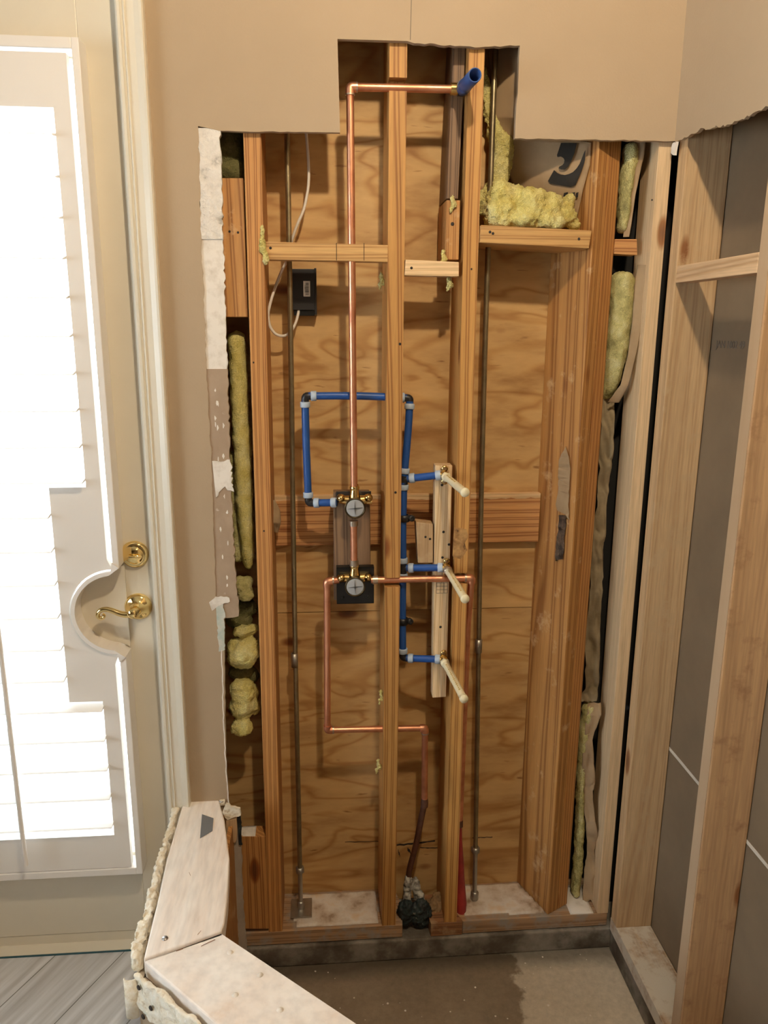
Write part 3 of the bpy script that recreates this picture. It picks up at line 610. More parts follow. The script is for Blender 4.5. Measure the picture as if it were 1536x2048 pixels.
# backing plank for the valves and the strip for the stubs
YB = .062
block('valve_backing_plank', [(668, 1200), (742, 1200), (740, 985), (667, 985)], YB, .036, M['pine_dark'], 'dark weathered plank carrying the two shower valves', 'board')
zb0 = PY(668, 1200, YB).z; zb1 = PY(668, 985, YB).z; xb0 = PY(668, 1100, YB).x; xb1 = PY(741, 1100, YB).x
sp = block('pale_mounting_strip', [(865, 1396), (892, 1394), (905, 931), (871, 931)], .0305, .036, M['pine_new'], 'pale new pine strip carrying the three stub outlets', 'board')
for i, (x, y) in enumerate([(884, 938), (884, 970), (887, 1064), (898, 1089), (885, 1115), (897, 1120), (881, 1254)]):
    c = PY(x, y, .0300); mb = MB(); mb.lathe(c, (0, -1, 0), [(0, .0032), (.0006, .0030), (.0007, 0)], 12); mb.obj('screw_hole', M['dark'], sp)
# grid stamp on the strip
st = MB(); a = PY(873, 1166, .0300); b_ = PY(895, 1186, .0300)
for k in range(4): x = a.x+(b_.x-a.x)*k/3; st.box(x-.0004, x+.0004, .0299, .0304, b_.z, a.z)
for k in range(4): z = a.z+(b_.z-a.z)*k/3; st.box(a.x, b_.x, .0299, .0304, z-.0004, z+.0004)
st.obj('grade_stamp', M['fink'], sp)
oc = block('offcut_block', [(836, 1126), (866, 1126), (866, 1048), (832, 1044)], .034, .036, M['spruce'], 'small pine offcut fixed left of the pale strip', 'block')
for x, y in ((851, 1074), (860, 1078)):
    c = PY(x, y, .0335); mb = MB(); mb.lathe(c, (0, -1, 0), [(0, .0028), (.0006, .0026), (.0007, 0)], 12); mb.obj('screw_hole', M['dark'], oc)
# nail and screw dots on the studs
def dots(name, lst, Y, r=.0024, m='dark', own=None):
    for x, y in lst:
        c = PY(x, y, Y-.0003); mb = MB(); mb.lathe(c, (0, -1, 0), [(0, r), (.0006, r*.9), (.0007, 0)], 10); mb.obj(name, M[m], own)
byn = lambda n: [o for o in COL.objects if o.name.split('.')[0] == n]
cbs = byn('cross_block'); ws = byn('framing_stud'); cps = byn('corner_post')
dots('nail_head', [(541, 496)], Y1, .003, 'dark', cbs[0]); dots('nail_head', [(823, 536)], Y1, .003, 'dark', cbs[1]); dots('nail_head', [(980, 464), (986, 467), (1158, 478)], Y1-.012, .003, 'dark', cbs[2])
dots('nail_head', [(476, 465), (459, 463)], Y1, .0025, 'dark', byn('header_block')[0]); dots('nail_head', [(905, 448)], .03, .004, 'dark', byn('scab_block')[0])
dots('nail_head', [(800, 688), (791, 985)], Y1, .003, 'dark', ws[1]); dots('nail_head', [(507, 725), (528, 1062)], Y1, .002, 'dark', ws[0]); dots('nail_head', [(943, 538), (1304, 400)], Y1, .002, 'dark', ws[2])

# ------------------------------------------------------------------ plates and ledge
def slabpoly(name, pts, z0, z1, m, lab, cat, bev=.0015, grp=None):
    mb = MB(); mb.prism([V((x, y, z0)) for x, y in pts], (0, 0, z1-z0)); return tag(mb.obj(name, m, None, bev), lab, cat, grp)
slabpoly('sole_plate', [(-.27, T), (.20, T), (.205, .09), (.19, YP-.001), (-.27, YP-.001)], PB, PZT, M['plate'], 'left sole plate with white dust and plaster crumbs', 'plate')
slabpoly('sole_plate', [(.362, T), (.757, T), (.757, YP-.001), (.345, YP-.001), (.335, .08)], PB, PZT, M['plate'], 'right sole plate under the corner post', 'plate')
p = PY(862, 1840, T); q = PY(924, 1866, T)
slabpoly('stud_foot_block', [(p.x, T-.002), (q.x, T-.002), (q.x, .12), (p.x-.01, .12)], PB-.002, PZT-.0005, M['plate_wet'], 'short dark wet block under the third stud', 'block')
slabpoly('concrete_ledge', [(-.30, .004), (.775, .004), (.775, .172), (-.30, .172)], SL, PB-.003, M['curb'], 'stained concrete ledge under the sole plates', 'ledge', .004)
slabpoly('concrete_ledge', [(.765, -1.3), (.857, -1.3), (.857, .003), (.765, .003)], SL, PB-.003, M['curb'], 'dark concrete ledge under the right wall', 'ledge', .004)
slabpoly('sole_plate', [(.7605, -1.3), (.8555, -1.3), (.8555, -.001), (.7605, -.001)], PB, PZT, M['plate_y'], 'pale dusty sole plate of the right wall', 'plate')
# debris heaps on the plates
def heap(poly, h, m, name, lab, cat, z=PZT, seed=1, dens=.008):
    xs = [p[0] for p in poly]; ys = [p[1] for p in poly]
    def inside(x, y):
        c = False
        for (xa, ya), (xb, yb) in zip(poly, poly[1:]+poly[:1]):
            if (ya > y) != (yb > y) and x < (xb-xa)*(y-ya)/(yb-ya)+xa: c = not c
        return c
    nx = int((max(xs)-min(xs))/dens)+1; ny = int((max(ys)-min(ys))/dens)+1; vs = []; idx = {}
    for i in range(nx+1):
        for j in range(ny+1):
            x = min(xs)+i*dens; y = min(ys)+j*dens
            if inside(x, y):
                d = min(1, min(x-min(xs), max(xs)-x, y-min(ys), max(ys)-y)/.015)
                n_ = noise.fractal(V((x*22+seed, y*22, seed)), 1, 2, 4)*.5+.55
                idx[i, j] = len(vs); vs.append(V((x, y, z+.0008+h*max(0, n_)*max(.05, d))))
    fs = [(idx[i, j], idx[i+1, j], idx[i+1, j+1], idx[i, j+1]) for i in range(nx) for j in range(ny) if all(k in idx for k in ((i, j), (i+1, j), (i+1, j+1), (i, j+1)))]
    mb = MB(); mb.add(vs, fs, 0, True)
    o = mb.obj(name, m); s_ = o.modifiers.new('thick', 'SOLIDIFY'); s_.thickness = h*.9+.003; s_.offset = -1; tag(o, lab, cat, None, 'stuff'); return o
heap([(-.085, T+.004), (.145, T+.002), (.14, YP-.003), (-.095, YP-.003)], .007, M['debris'], 'plaster_crumbs', 'heap of plaster crumbs at the foot of the left bay', 'debris', seed=3)
heap([(.365, T+.02), (.60, T+.004), (.545, YP-.004), (.362, YP-.004)], .006, M['debris'], 'plaster_crumbs', 'dusty plaster crumbs at the foot of the right bay', 'debris', seed=8)
heap([(.655, T+.002), (.722, T+.002), (.722, .12), (.655, .12)], .010, M['gyp'], 'plaster_crumbs', 'white plaster heap at the foot of the old batt', 'debris', seed=11)
# dusty top on the lower left block
zb_ = PY(500, 1673, Y1).z
heap([(-.232, Y1+.001), (-.168, Y1+.001), (-.168, .057), (-.228, .057)], .003, M['gyp'], 'plaster_crumbs', 'white dust on top of the lower left block', 'debris', z=zb_, seed=13)

# ------------------------------------------------------------------ right wall framing
def rstud(name, y1, y0, m, lab, lean=0, edge=None):
    mb = MB(); x0 = .7608; x1 = .8555
    mb.hexa([(x0, y0, PZT), (x1, y0, PZT), (x1, y1, PZT), (x0, y1, PZT), (x0, y0+lean, TOP), (x1, y0+lean, TOP), (x1, y1+lean, TOP), (x0, y1+lean, TOP)])
    o = mb.obj(name, m, None, .002); return tag(o, lab, 'stud')
rstud('framing_stud', -.003, -.041, M['spruce'], 'spruce stud in the corner on the right wall, diagonal shade across it')
rs2 = rstud('framing_stud', -.360, -.398, M['spruce_stain'], 'brown stained spruce stud nearest the camera on the right')
mb = MB(); mb.box(.7594, .7606, -.395, -.363, .03, 1.92); q = mb.obj('pale_edge_strip', blotch('pale_edge', [(.3, (.52, .37, .23)), (.7, (.44, .29, .16))], 12, st=(1, 1, .1)), rs2); q['label'] = 'pale front edge'  # thin paler strip laid over the room side edge of the stud
mb = MB(); mb.box(.7615, .7975, -.3575, -.043, PX(1350, 567, .769).z, PX(1350, 534, .769).z); tag(mb.obj('cross_block', M['spruce_h'], None, .0015), 'spruce cross block between the two right hand studs', 'block')
mb = MB(); c = PX(1343, 300, XR-.006)
mb.prism(ragged([c+V((0, -.016, .012)), c+V((0, .006, .012)), c+V((0, .008, -.006)), c+V((0, -.010, -.012)), c+V((0, -.016, .012))], .006, .002, 9, (0, 1, 0)), (.005, 0, 0))
for v in mb.v: v.y -= .005
tag(mb.obj('plaster_chip', M['gyp']), 'white plaster chip hanging in the upper right corner', 'plaster chip')

# ================================================================== PIPES
def ring(mb, a, b, r): mb.tube([a, b], r, 20)
RC = .0080
YC = .0175
def elbow_piece(parent, pa, pc, pb, r=RC*1.22, mat_='copper', L=.013, name='elbow'):
    pa, pc, pb = V(pa), V(pc), V(pb); a = pc+(pa-pc).normalized()*L; b = pc+(pb-pc).normalized()*L
    mb = MB(); mb.tube(fillet([a, pc, b], L*.8, 6), r, 18); return mb.obj(name, M[mat_], parent)
# 1 riser
A = PY(708, 972, .030); B = PY(700, 174, YC); C_ = PY(905, 178, YC)
riser = empty('copper_riser', A, 'long copper riser from the upper valve to the shower arm elbow', 'pipe')
mb = MB(); mb.tube([A, B+V((0, .0, 0)), C_], RC, 18, bend=.012); mb.obj('pipe', M['copper'], riser)
elbow_piece(riser, A, B, C_)
def joint(a, b, par, k=1.25): m_ = MB(); m_.tube([a, b], RC*k, 16); return m_.obj('solder_joint', M['solder'], par)
for d in ((C_-B).normalized(), (A-B).normalized()): joint(B+d*.0125, B+d*.0155, riser)
mb = MB(); mb.tube([C_-V((.004, 0, 0)), C_+V((.016, 0, 0))], RC*1.5, 16); mb.obj('drop_ear_elbow', M['brass'], riser)
mb = MB(); mb.tube([C_+V((.010, 0, 0)), C_+V((.022, 0, 0))], RC*1.7, 8); mb.tube([C_+V((.018, .004, 0)), C_+V((.018, -.02, .002))], RC*1.5, 12); mb.obj('threaded_socket', M['blackp'], riser)
# 2 blue sleeve for the shower arm
s0 = C_+V((.020, -.006, .0)); s1 = PY(950, 150, -.085)
SV = empty('blue_sleeve', s0, 'short open blue plastic tube sticking out at the top of the copper riser', 'pipe')
mb = MB(); dd = (s1-s0).normalized(); ro, ri = .0132, .0110; n = 24
mb.lathe(s0, dd, [(0, ro*.9), (.012, ro*.92), (.014, ro), ((s1-s0).length, ro), ((s1-s0).length+.0008, (ro+ri)/2), ((s1-s0).length, ri), (.02, ri), (.02, 0)], n); mb.obj('sleeve_tube', M['slv'], SV)
mb = MB(); mb.lathe(s0, dd, [(-.002, ro*.5), (-.002, ro*1.05), (.022, ro*1.08), (.026, ro*1.02)], n); mb.obj('sleeve_collar', M['slv'], SV)
# 3 pipe between valves
YV = .030
A = PY(707, 1043, YV); B = PY(708, 1128, YV)
cp = empty('copper_link_pipe', B, 'short copper pipe joining the upper and lower valves', 'pipe')
mb = MB(); mb.tube([A, B], RC, 18); mb.obj('pipe', M['copper'], cp)
joint(A+V((0, 0, .002)), A-V((0, 0, .010)), cp, 1.3); joint(B-V((0, 0, .004)), B+V((0, 0, .010)), cp, 1.3)
# 4 lower left loop
YL = .036
P0 = PY(678, 1160, YV); P1 = PY(654, 1163, YV); P2 = PY(655, 1460, YL); P3 = PY(850, 1456, YL+.01); P4 = PY(849, 1605, YL+.01); P5 = PY(832, 1690, .07); P6 = PY(817, 1745, .08); P7 = PY(814, 1830, .08)
hot = empty('copper_supply_pipe', P7, 'copper pipe looping left and down from the lower valve to the black floor boot', 'pipe', 'copper supply pipes')
mb = MB(); mb.tube([P0, P1, P2, P3, P4+V((0, 0, -.0))], RC, 18, bend=.012); mb.obj('pipe', M['copper'], hot)
for a, b, c2 in ((P0, P1, P2), (P1, P2, P3), (P2, P3, P4)): elbow_piece(hot, a, b, c2)
mb = MB(); mb.tube([P4+V((0, 0, .012)), P4, P4-V((0, 0, .012))], [RC*1.05, RC*1.25, RC*1.15], 16); mb.tube([P4, P5, P6, P7], RC*.98, 18, bend=.03); q = mb.obj('soft_pipe', M['oldcopper'], hot); q['label'] = 'brown tarnished bent lower length'
for c, dv in ((P2, (P3-P2).normalized()), (P3, (P4-P3).normalized()), (P0, V((-1, 0, 0)))): joint(c+dv*.012, c+dv*.0155, hot, 1.24)
# 5 right supply
YR = .020
Q0 = PY(742, 1160, YV-.004); Q1 = PY(938, 1156, YR); Q2 = PY(934, 1250, .05); Q3 = PY(930, 1640, .085); Q4 = PY(936, 1720, .085)
cold = empty('copper_supply_pipe', Q4, 'copper pipe running right from the lower valve and down behind the third stud', 'pipe', 'copper supply pipes')
mb = MB(); Q1b = V((l3(Q1.z)+.0325+.011, Q1.y, Q1.z)); Q2b = V((l3(Q2.z)+.0325+.011, Q2.y, Q2.z)); Q3b = V((l3(Q3.z)+.0325+.0095, .06, Q3.z))
mb.tube([Q0, Q1b, Q2b, Q3b], RC, 18, bend=.014); mb.obj('pipe', M['copper'], cold)
elbow_piece(cold, Q0, Q1b, Q2b)
d = (Q0-Q1b).normalized(); joint(Q1b+d*.013, Q1b+d*.017, cold); joint(Q0+V((.004, 0, 0)), Q0+V((.016, 0, 0)), cold, 1.3)
mb = MB(); Z5 = V((l3(.1)+.05, .065, .06)); Z6 = V((l3(.0)+.055, .030, -.055)); 
mb.tube([Q3b+V((0, 0, .02)), Q3b], [RC*1.05, RC*1.1], 16); mb.obj('coupling', M['oldcopper'], cold)
mb = MB(); pts = fillet([Q3b, Q3b+V((.003, .004, -.08)), Z5, Z6], .05, 6); nn = len(pts); mb.tube(pts, [.006+.010*min(1, (i/nn)*1.2)*(1 if i < nn*.85 else .7) for i in range(nn)], 14); q = mb.obj('red_wrap', M['redp'], cold); q['label'] = 'dark red tape or sleeve round the pipe foot'

# valves
def valve(name, c, lab, plate, up_):
    o = empty(name, c, lab, 'valve', 'brass shower valves')
    ax = V((0, -1, 0)); yb = YB
    mb = MB(); back = V((c.x, yb-.0005, c.z))
    if plate:
        x0, x1 = PY(673, 1170, yb-.02).x, PY(748, 1170, yb-.02).x; z0, z1 = PY(710, 1207, yb-.02).z, PY(710, 1134, yb-.02).z
        mb.box(x0, x1, yb-.022, yb-.019, z0, z1); mb.box(x0, x1, yb-.022, yb-.001, z0, z0+.003); mb.box(x0, x1, yb-.022, yb-.001, z1-.003, z1)
        for s_ in (-1, 1):
            for s2 in (-1, 1): mb.lathe(((x0+x1)/2+s_*.030, yb-.022, (z0+z1)/2+s2*.029), ax, [(0, .0035), (.002, .003), (.0021, 0)], 10)
    else:
        x0, x1 = PY(672, 985, yb).x, PY(742, 985, yb).x; z0, z1 = PY(700, 1003, yb).z, PY(700, 982, yb).z
        mb.box(x0, x1, yb-.006, yb-.001, z0, z1)
    mb.obj('mounting_plate', M['blackm'] if plate else M['blackp'], o, .001)
    mb = MB(); yv = YV+.004; cb_ = V((c.x, yv, c.z))
    mb.lathe(V((c.x, yb-.022, c.z-.004)), ax, [(0, .017), (.012, .019), (.024, .020), (.030, .0215), (.034, .0215)], 30)
    mb.tube([cb_+V((-.036, 0, .012)), cb_+V((-.014, 0, .009))], [.0085, .012], 16); mb.tube([cb_+V((.014, 0, .009)), cb_+V((.036, 0, .012))], [.012, .0085], 16)
    mb.tube([cb_+V((0, 0, .012)), cb_+V((0, 0, .036))], [.013, .0095], 16)
    for s_ in (-1, 1): mb.lathe(cb_+V((s_*.030, 0, .014 if not plate else .010)), (s_*.25, -1, .3), [(-.004, .0098), (.010, .0098), (.012, .008), (.014, .008), (.0145, 0)], 16)
    mb.lathe(cb_+V((0, 0, .034)), (0, 0, 1), [(0, .0105), (.006, .0118), (.009, .0100), (.012, .0092)], 16)
    mb.obj('valve_body', M['brass'], o)
    yf = YB-.056; fc = V((c.x, yf, c.z-.003))
    mb = MB(); mb.lathe(fc, ax, [(-.02, .0215), (-.002, .0235), (.002, .0240), (.003, .0215), (.001, .0205), (.0, .0200)], 36); mb.obj('stem_ring', plain('dark_bronze', (.10, .07, .035), .3, .9), o)
    mb = MB(); mb.lathe(fc, ax, [(0, .0205), (.0015, .0203), (.0022, .0185), (.0022, 0)], 36); cp_ = mb.obj('test_cap', M['disc'], o)
    mb = MB(); q_ = fc+V((0, -.0022, 0))
    for a in (5, 93): 
        d = V((cos(radians(a)), 0, sin(radians(a)))); p_ = V((-d.z, 0, d.x))
        mb.prism([q_+d*.0165, q_+p_*.0016, q_-d*.0165, q_-p_*.0016], (0, -.0018, 0))
    mb.obj('cap_cross', M['discd'], cp_)
    return o
vu = valve('shower_valve', PY(710, 1013, .010), 'upper brass shower valve with grey round cap and blue feed on its left', False, True)
mb = MB(); a = PY(733, 1004, YV); mb.tube([a, a+V((.012, 0, 0))], .006, 14); mb.obj('outlet_stub', M['brass'], vu)
vl = valve('shower_valve', PY(710, 1170, .010), 'lower brass shower valve on a square black plate', True, False)

# ------------------------------------------------------------------ blue tubing assembly
RP = .0086
BL = empty('blue_tubing', PY(806, 1315, .05), 'blue plastic tubing with pale crimp rings, looping past the middle stud to the stubs', 'tubing')
def seg(a, b, mid=None, r=RP):
    pts = [a]+([mid] if mid else [])+[b]; mb = MB(); P_ = fillet([V(p) for p in pts], .2, 10) if mid else pts; mb.tube(P_, r, 18); return mb.obj('tube', M['pex'], BL)
def crimp(a, b):
    mb = MB(); a, b = V(a), V(b); L_ = (b-a).length; mb.lathe(a, b-a, [(0, RP*1.0), (.0, RP*1.25), (.001, RP*1.33), (L_-.001, RP*1.33), (L_, RP*1.25), (L_, RP)], 22); mb.obj('crimp_ring', M['crimp'], BL)
def fit(kind, c, *arms, L=.014, r=RP*1.02):
    c = V(c); mb = MB()
    if len(arms) == 2: mb.tube(fillet([V(arms[0])*L+c, c, c+V(arms[1])*L], L*.5, 4), r, 16)
    else:
        mb.tube([c+V(arms[0])*L, c+V(arms[1])*L], r, 16); mb.tube([c, c+V(arms[2])*L], r, 16)
    mb.obj(kind, M['blackp'], BL)
YX = .052
def u_(a, b): return (V(b)-V(a)).normalized()
e1 = PY(610, 792, YX); e2 = PY(820, 796, YX); e3 = PY(617, 1006, YX-.004); v0 = PY(676, 1005, YV+.004)
t1 = PY(808, 958, .042); t2 = PY(806, 1136, .042); e4 = PY(806, 1316, .042)
k = .013; cl = .0125
def run(a, b, sa=k, sb=k, mid=None):
    """crimp, tube, crimp between two fittings"""
    d = u_(a, mid or b); d2 = u_(mid or a, b)
    crimp(a+d*sa, a+d*(sa+cl)); crimp(b-d2*(sb+cl), b-d2*sb)
    seg(a+d*sa*.6, b-d2*sb*.6, mid)
run(e1, e2, mid=e1.lerp(e2, .5)+V((0, 0, .003)))
fit('elbow', e1, u_(e1, e2), u_(e1, e3)); run(e1, e3, mid=e1.lerp(e3, .4)+V((-.001, 0, 0)))
fit('elbow', e3, u_(e3, e1), u_(e3, v0)); run(e3, v0, sb=.004)
fit('elbow', e2, u_(e2, e1), u_(e2, t1)); run(e2, t1, mid=e2.lerp(t1, .35)+V((.001, -.004, 0)))
j = [(PY(893, 950, .012), t1), (PY(897, 1135, .012), t2), (PY(893, 1315, .012), e4)]
fit('tee', t1, u_(t1, e2), u_(t1, t2), V((1, 0, .02))); run(t1, t2, mid=t1.lerp(t2, .5)+V((-.002, 0, 0)))
fit('tee', t2, u_(t2, t1), u_(t2, e4), V((1, 0, 0))); run(t2, e4, mid=t2.lerp(e4, .5)+V((-.0015, 0, 0)))
fit('elbow', e4, u_(e4, t2), V((1, 0, 0)))
stubs = [('upper cream capped stub outlet on the pale strip', (892, 952), (930, 985), .012),
         ('middle cream capped stub outlet, crossing the copper pipe', (896, 1138), (930, 1198), .012),
         ('lower cream capped stub outlet on the pale strip', (890, 1322), (928, 1398), .012)]
for i, (lab, a, b, y0) in enumerate(stubs):
    t = (t1, t2, e4)[i]; jn = PY(a[0]-2, a[1], y0); jn = V((jn.x, .022, jn.z))
    b_ = V((jn.x-.012, t.y-.012 if False else .034, jn.z+.001)); b_.y = .02
    # tube from the tee to the outlet
    run(t, b_+V((.004, 0, 0)), sb=0.0)
    o = empty('stub_outlet', V((jn.x, .028, jn.z)), lab, 'pipe stub', 'capped stub outlets')
    mb = MB(); mb.lathe(V((jn.x, .027, jn.z)), (0, -1, 0), [(0, .011), (.012, .0115), (.014, .010), (.024, .0105), (.026, .0085)], 6)
    mb.tube([V((jn.x-.014, .02, jn.z)), V((jn.x, .02, jn.z))], .0085, 14)
    for sz in (-1, 1): mb.lathe(V((jn.x+.001, .027, jn.z+sz*.015)), (0, -1, 0), [(0, .0075), (.004, .0075), (.0045, .004)], 14)
    mb.obj('drop_ear_fitting', M['brass'], o)
    s = V((jn.x, .004, jn.z)); 
    e = PY(b[0], b[1], -.195); 
    mb = MB(); mb.tube([s, e], .0082, 20); nip = mb.obj('stub_pipe', M['cpvc'], o)
    mb = MB(); dv = u_(s, e); mb.lathe(e-dv*.004, dv, [(-.004, .0083), (-.003, .0095), (.004, .0097), (.0058, .0092), (.006, 0)], 22); mb.obj('end_cap', M['cpvc'], o)
    mb = MB(); mb.lathe(s, dv, [(-.002, .0085), (.0, .0115), (.010, .0115), (.012, .0085)], 6); mb.obj('lock_nut', M['cpvc'] if i != 1 else M['solder'], o)
    mb = MB(); sd = V((-.35, 0, 1)).normalized(); sd = (sd-dv*sd.dot(dv)).normalized(); bt = dv.cross(sd); L_ = (e-s).length
    for q in range(16 if i != 0 else 10):
        p = s+dv*(L_*(.16+.045*q)); c = p+sd*.00805; hw = .0011 if q % 3 else .0018
        mb.hexa([c-dv*.0028-bt*hw, c+dv*.0028-bt*hw, c+dv*.0028+bt*hw, c-dv*.0028+bt*hw, c-dv*.0028-bt*hw+sd*.0004, c+dv*.0028-bt*hw+sd*.0004, c+dv*.0028+bt*hw+sd*.0004, c-dv*.0028+bt*hw+sd*.0004])
    mb.obj('printed_line', M['cpvcp'], nip)
# clamps on the blue tubing
for y, lb in ((1036, 'black pipe clip on the middle stud at half height'), (1242, 'black pipe clip on the middle stud below the lower valve')):
    c = PY(806, y, .042); c.x = (t1.x+e4.x)/2; mb = MB(); mb.lathe(c+V((0, 0, -.008)), (0, 0, 1), [(0, RP*1.05), (0, RP*1.45), (.016, RP*1.45), (.016, RP*1.05)], 18)
    mb.tube([c+V((.012, 0, 0)), c+V((.020, -.004, 0))], [.004, .0065], 12); mb.lathe(c+V((.017, -.004, 0)), (0.3, -1, 0), [(-.006, .0075), (.004, .0075), (.005, .003), (.002, .0)], 14)
    tag(mb.obj('pipe_clip', M['blackp']), lb, 'pipe clip', 'black pipe clips')

# ------------------------------------------------------------------ threaded rods
def rod(px, Y, lab, cpl, foot):
    P_ = [PY(x, y, Y) for x, y in px]; d = (P_[0]-P_[1]).normalized(); top = P_[0]+d*((TOP-.02-P_[0].z)/d.z)
    o = empty('threaded_rod', P_[-1], lab, 'rod', 'threaded hold-down rods'); r = .0062; pts = fillet([top]+P_, .3, 5)
    mb = MB(); mb.tube(pts, r, 12); s_ = mb.obj('rod', M['rust'], o)
    m_, nt, bs = M['rust'], None, None
    c = PY(*cpl, Y); mb = MB(); mb.lathe(c+V((0, 0, -.018)), (0, 0, 1), [(0, r), (0, .0092), (.036, .0092), (.036, r)], 6); mb.obj('coupling_nut', M['zinc'], o)
    f = P_[-1]; mb = MB(); mb.lathe(f+V((0, 0, -.006)), (0, 0, 1), [(0, .0115), (.014, .0115), (.015, r)], 6); mb.obj('foot_nut', M['zinc'], o)
    if foot: mb = MB(); z = f.z-.007; mb.hexa([(f.x-.03, f.y-.022, z-.004), (f.x+.03, f.y-.03, z-.004), (f.x+.033, f.y+.02, z-.004), (f.x-.027, f.y+.025, z-.004), (f.x-.03, f.y-.022, z), (f.x+.03, f.y-.03, z), (f.x+.033, f.y+.02, z), (f.x-.027, f.y+.025, z)]); mb.obj('washer_plate', M['zinc'], o)
f1 = PZ(601, 1802, PZT+.012)
rod([(574, 262), (582, 700), (588, 1180), (600, 1740)], .085, 'threaded steel rod in the left bay, standing on a square washer', (589, 1320), False)
rod([(984, 285), (972, 620), (962, 1000), (951, 1700)], .085, 'threaded steel rod in the right bay beside the third stud', (957, 1292), False)
for o in byn('threaded_rod'):
    pass
for nm, (x, y) in (('a', (603, 1815)), ('b', (950, 1790))):
    c = PZ(x, y, PZT+.006); o = byn('threaded_rod')[0 if nm == 'a' else 1]; x_, y_ = (600, 1740) if nm == 'a' else (951, 1700)
    p = PY(x_, y_, .085); mb = MB(); c2 = V((p.x+(p.x-PY(588 if nm == 'a' else 962, 1180 if nm == 'a' else 1000, .085).x)*.12, .085, PZT+.008))
    mb.tube([p, c2], .0062, 12); mb.lathe(c2+V((0, 0, -.001)), (0, 0, 1), [(0, .011), (.022, .011), (.024, .0065)], 6); mb.obj('rod_foot', M['zinc'], o)
    if nm == 'a':
        mb = MB(); mb.box(c2.x-.026, c2.x+.030, .050, .118, PZT+.007, PZT+.010); mb.obj('washer_plate', M['zinc'], o)

# ------------------------------------------------------------------ low voltage box with cable
YT = .120
bx = empty('transformer_box', PY(608, 580, YT), 'small black junction box with a white barcode label on the plywood', 'electrical box')
mb = MB(); a = PY(584, 620, YT); b = PY(630, 538, YT); mb.box(a.x, b.x, YT, YP-.001, a.z, b.z); mb.box(b.x-.002, b.x+.003, YT-.001, YP-.001, a.z-.010, b.z+.002); mb.obj('box_body', M['blackp'], bx, .001)
mb = MB(); mb.box(a.x+.004, b.x-.002, YT+.004, YP-.001, a.z-.012, a.z); mb.obj('cable_gland', M['blackm'], bx)
a = PY(607, 593, YT-.0006); b = PY(620, 562, YT-.0006); mb = MB(); mb.box(a.x, b.x, YT-.0008, YT+.0002, a.z, b.z); lb = mb.obj('label', M['label'], bx, .0005)
mb = MB(); R = random.Random(4); z = a.z+.003
while z < b.z-.004:
    h = R.choice([.0005, .0008, .0012]); mb.box(a.x+.003+(.002 if R.random() < .3 else 0), b.x-.003, YT-.0012, YT-.0007, z, z+h); z += h+R.choice([.0006, .001])
mb.obj('barcode', M['ink'], lb)
cb = [(612, 262, .10), (617, 320, .10), (618, 370, .098), (608, 420, .092), (594, 450, .088), (582, 485, .10), (575, 520, .11), (564, 540, .11), (552, 570, .10), (542, 600, .09), (535, 630, .09), (540, 655, .095), (552, 670, .10), (568, 673, .105), (582, 664, .11), (592, 645, .115), (597, 625, .125), (598, 612, .128)]
P_ = [PY(x, y, Y) for x, y, Y in cb]; d = P_[0]-P_[1]; P_ = [P_[0]+d*5]+P_; mb = MB(); mb.tube(fillet(P_, .05, 4), .0032, 12)
tag(mb.obj('white_cable', M['cable']), 'white cable hanging down the left bay and looping into the black box', 'cable')

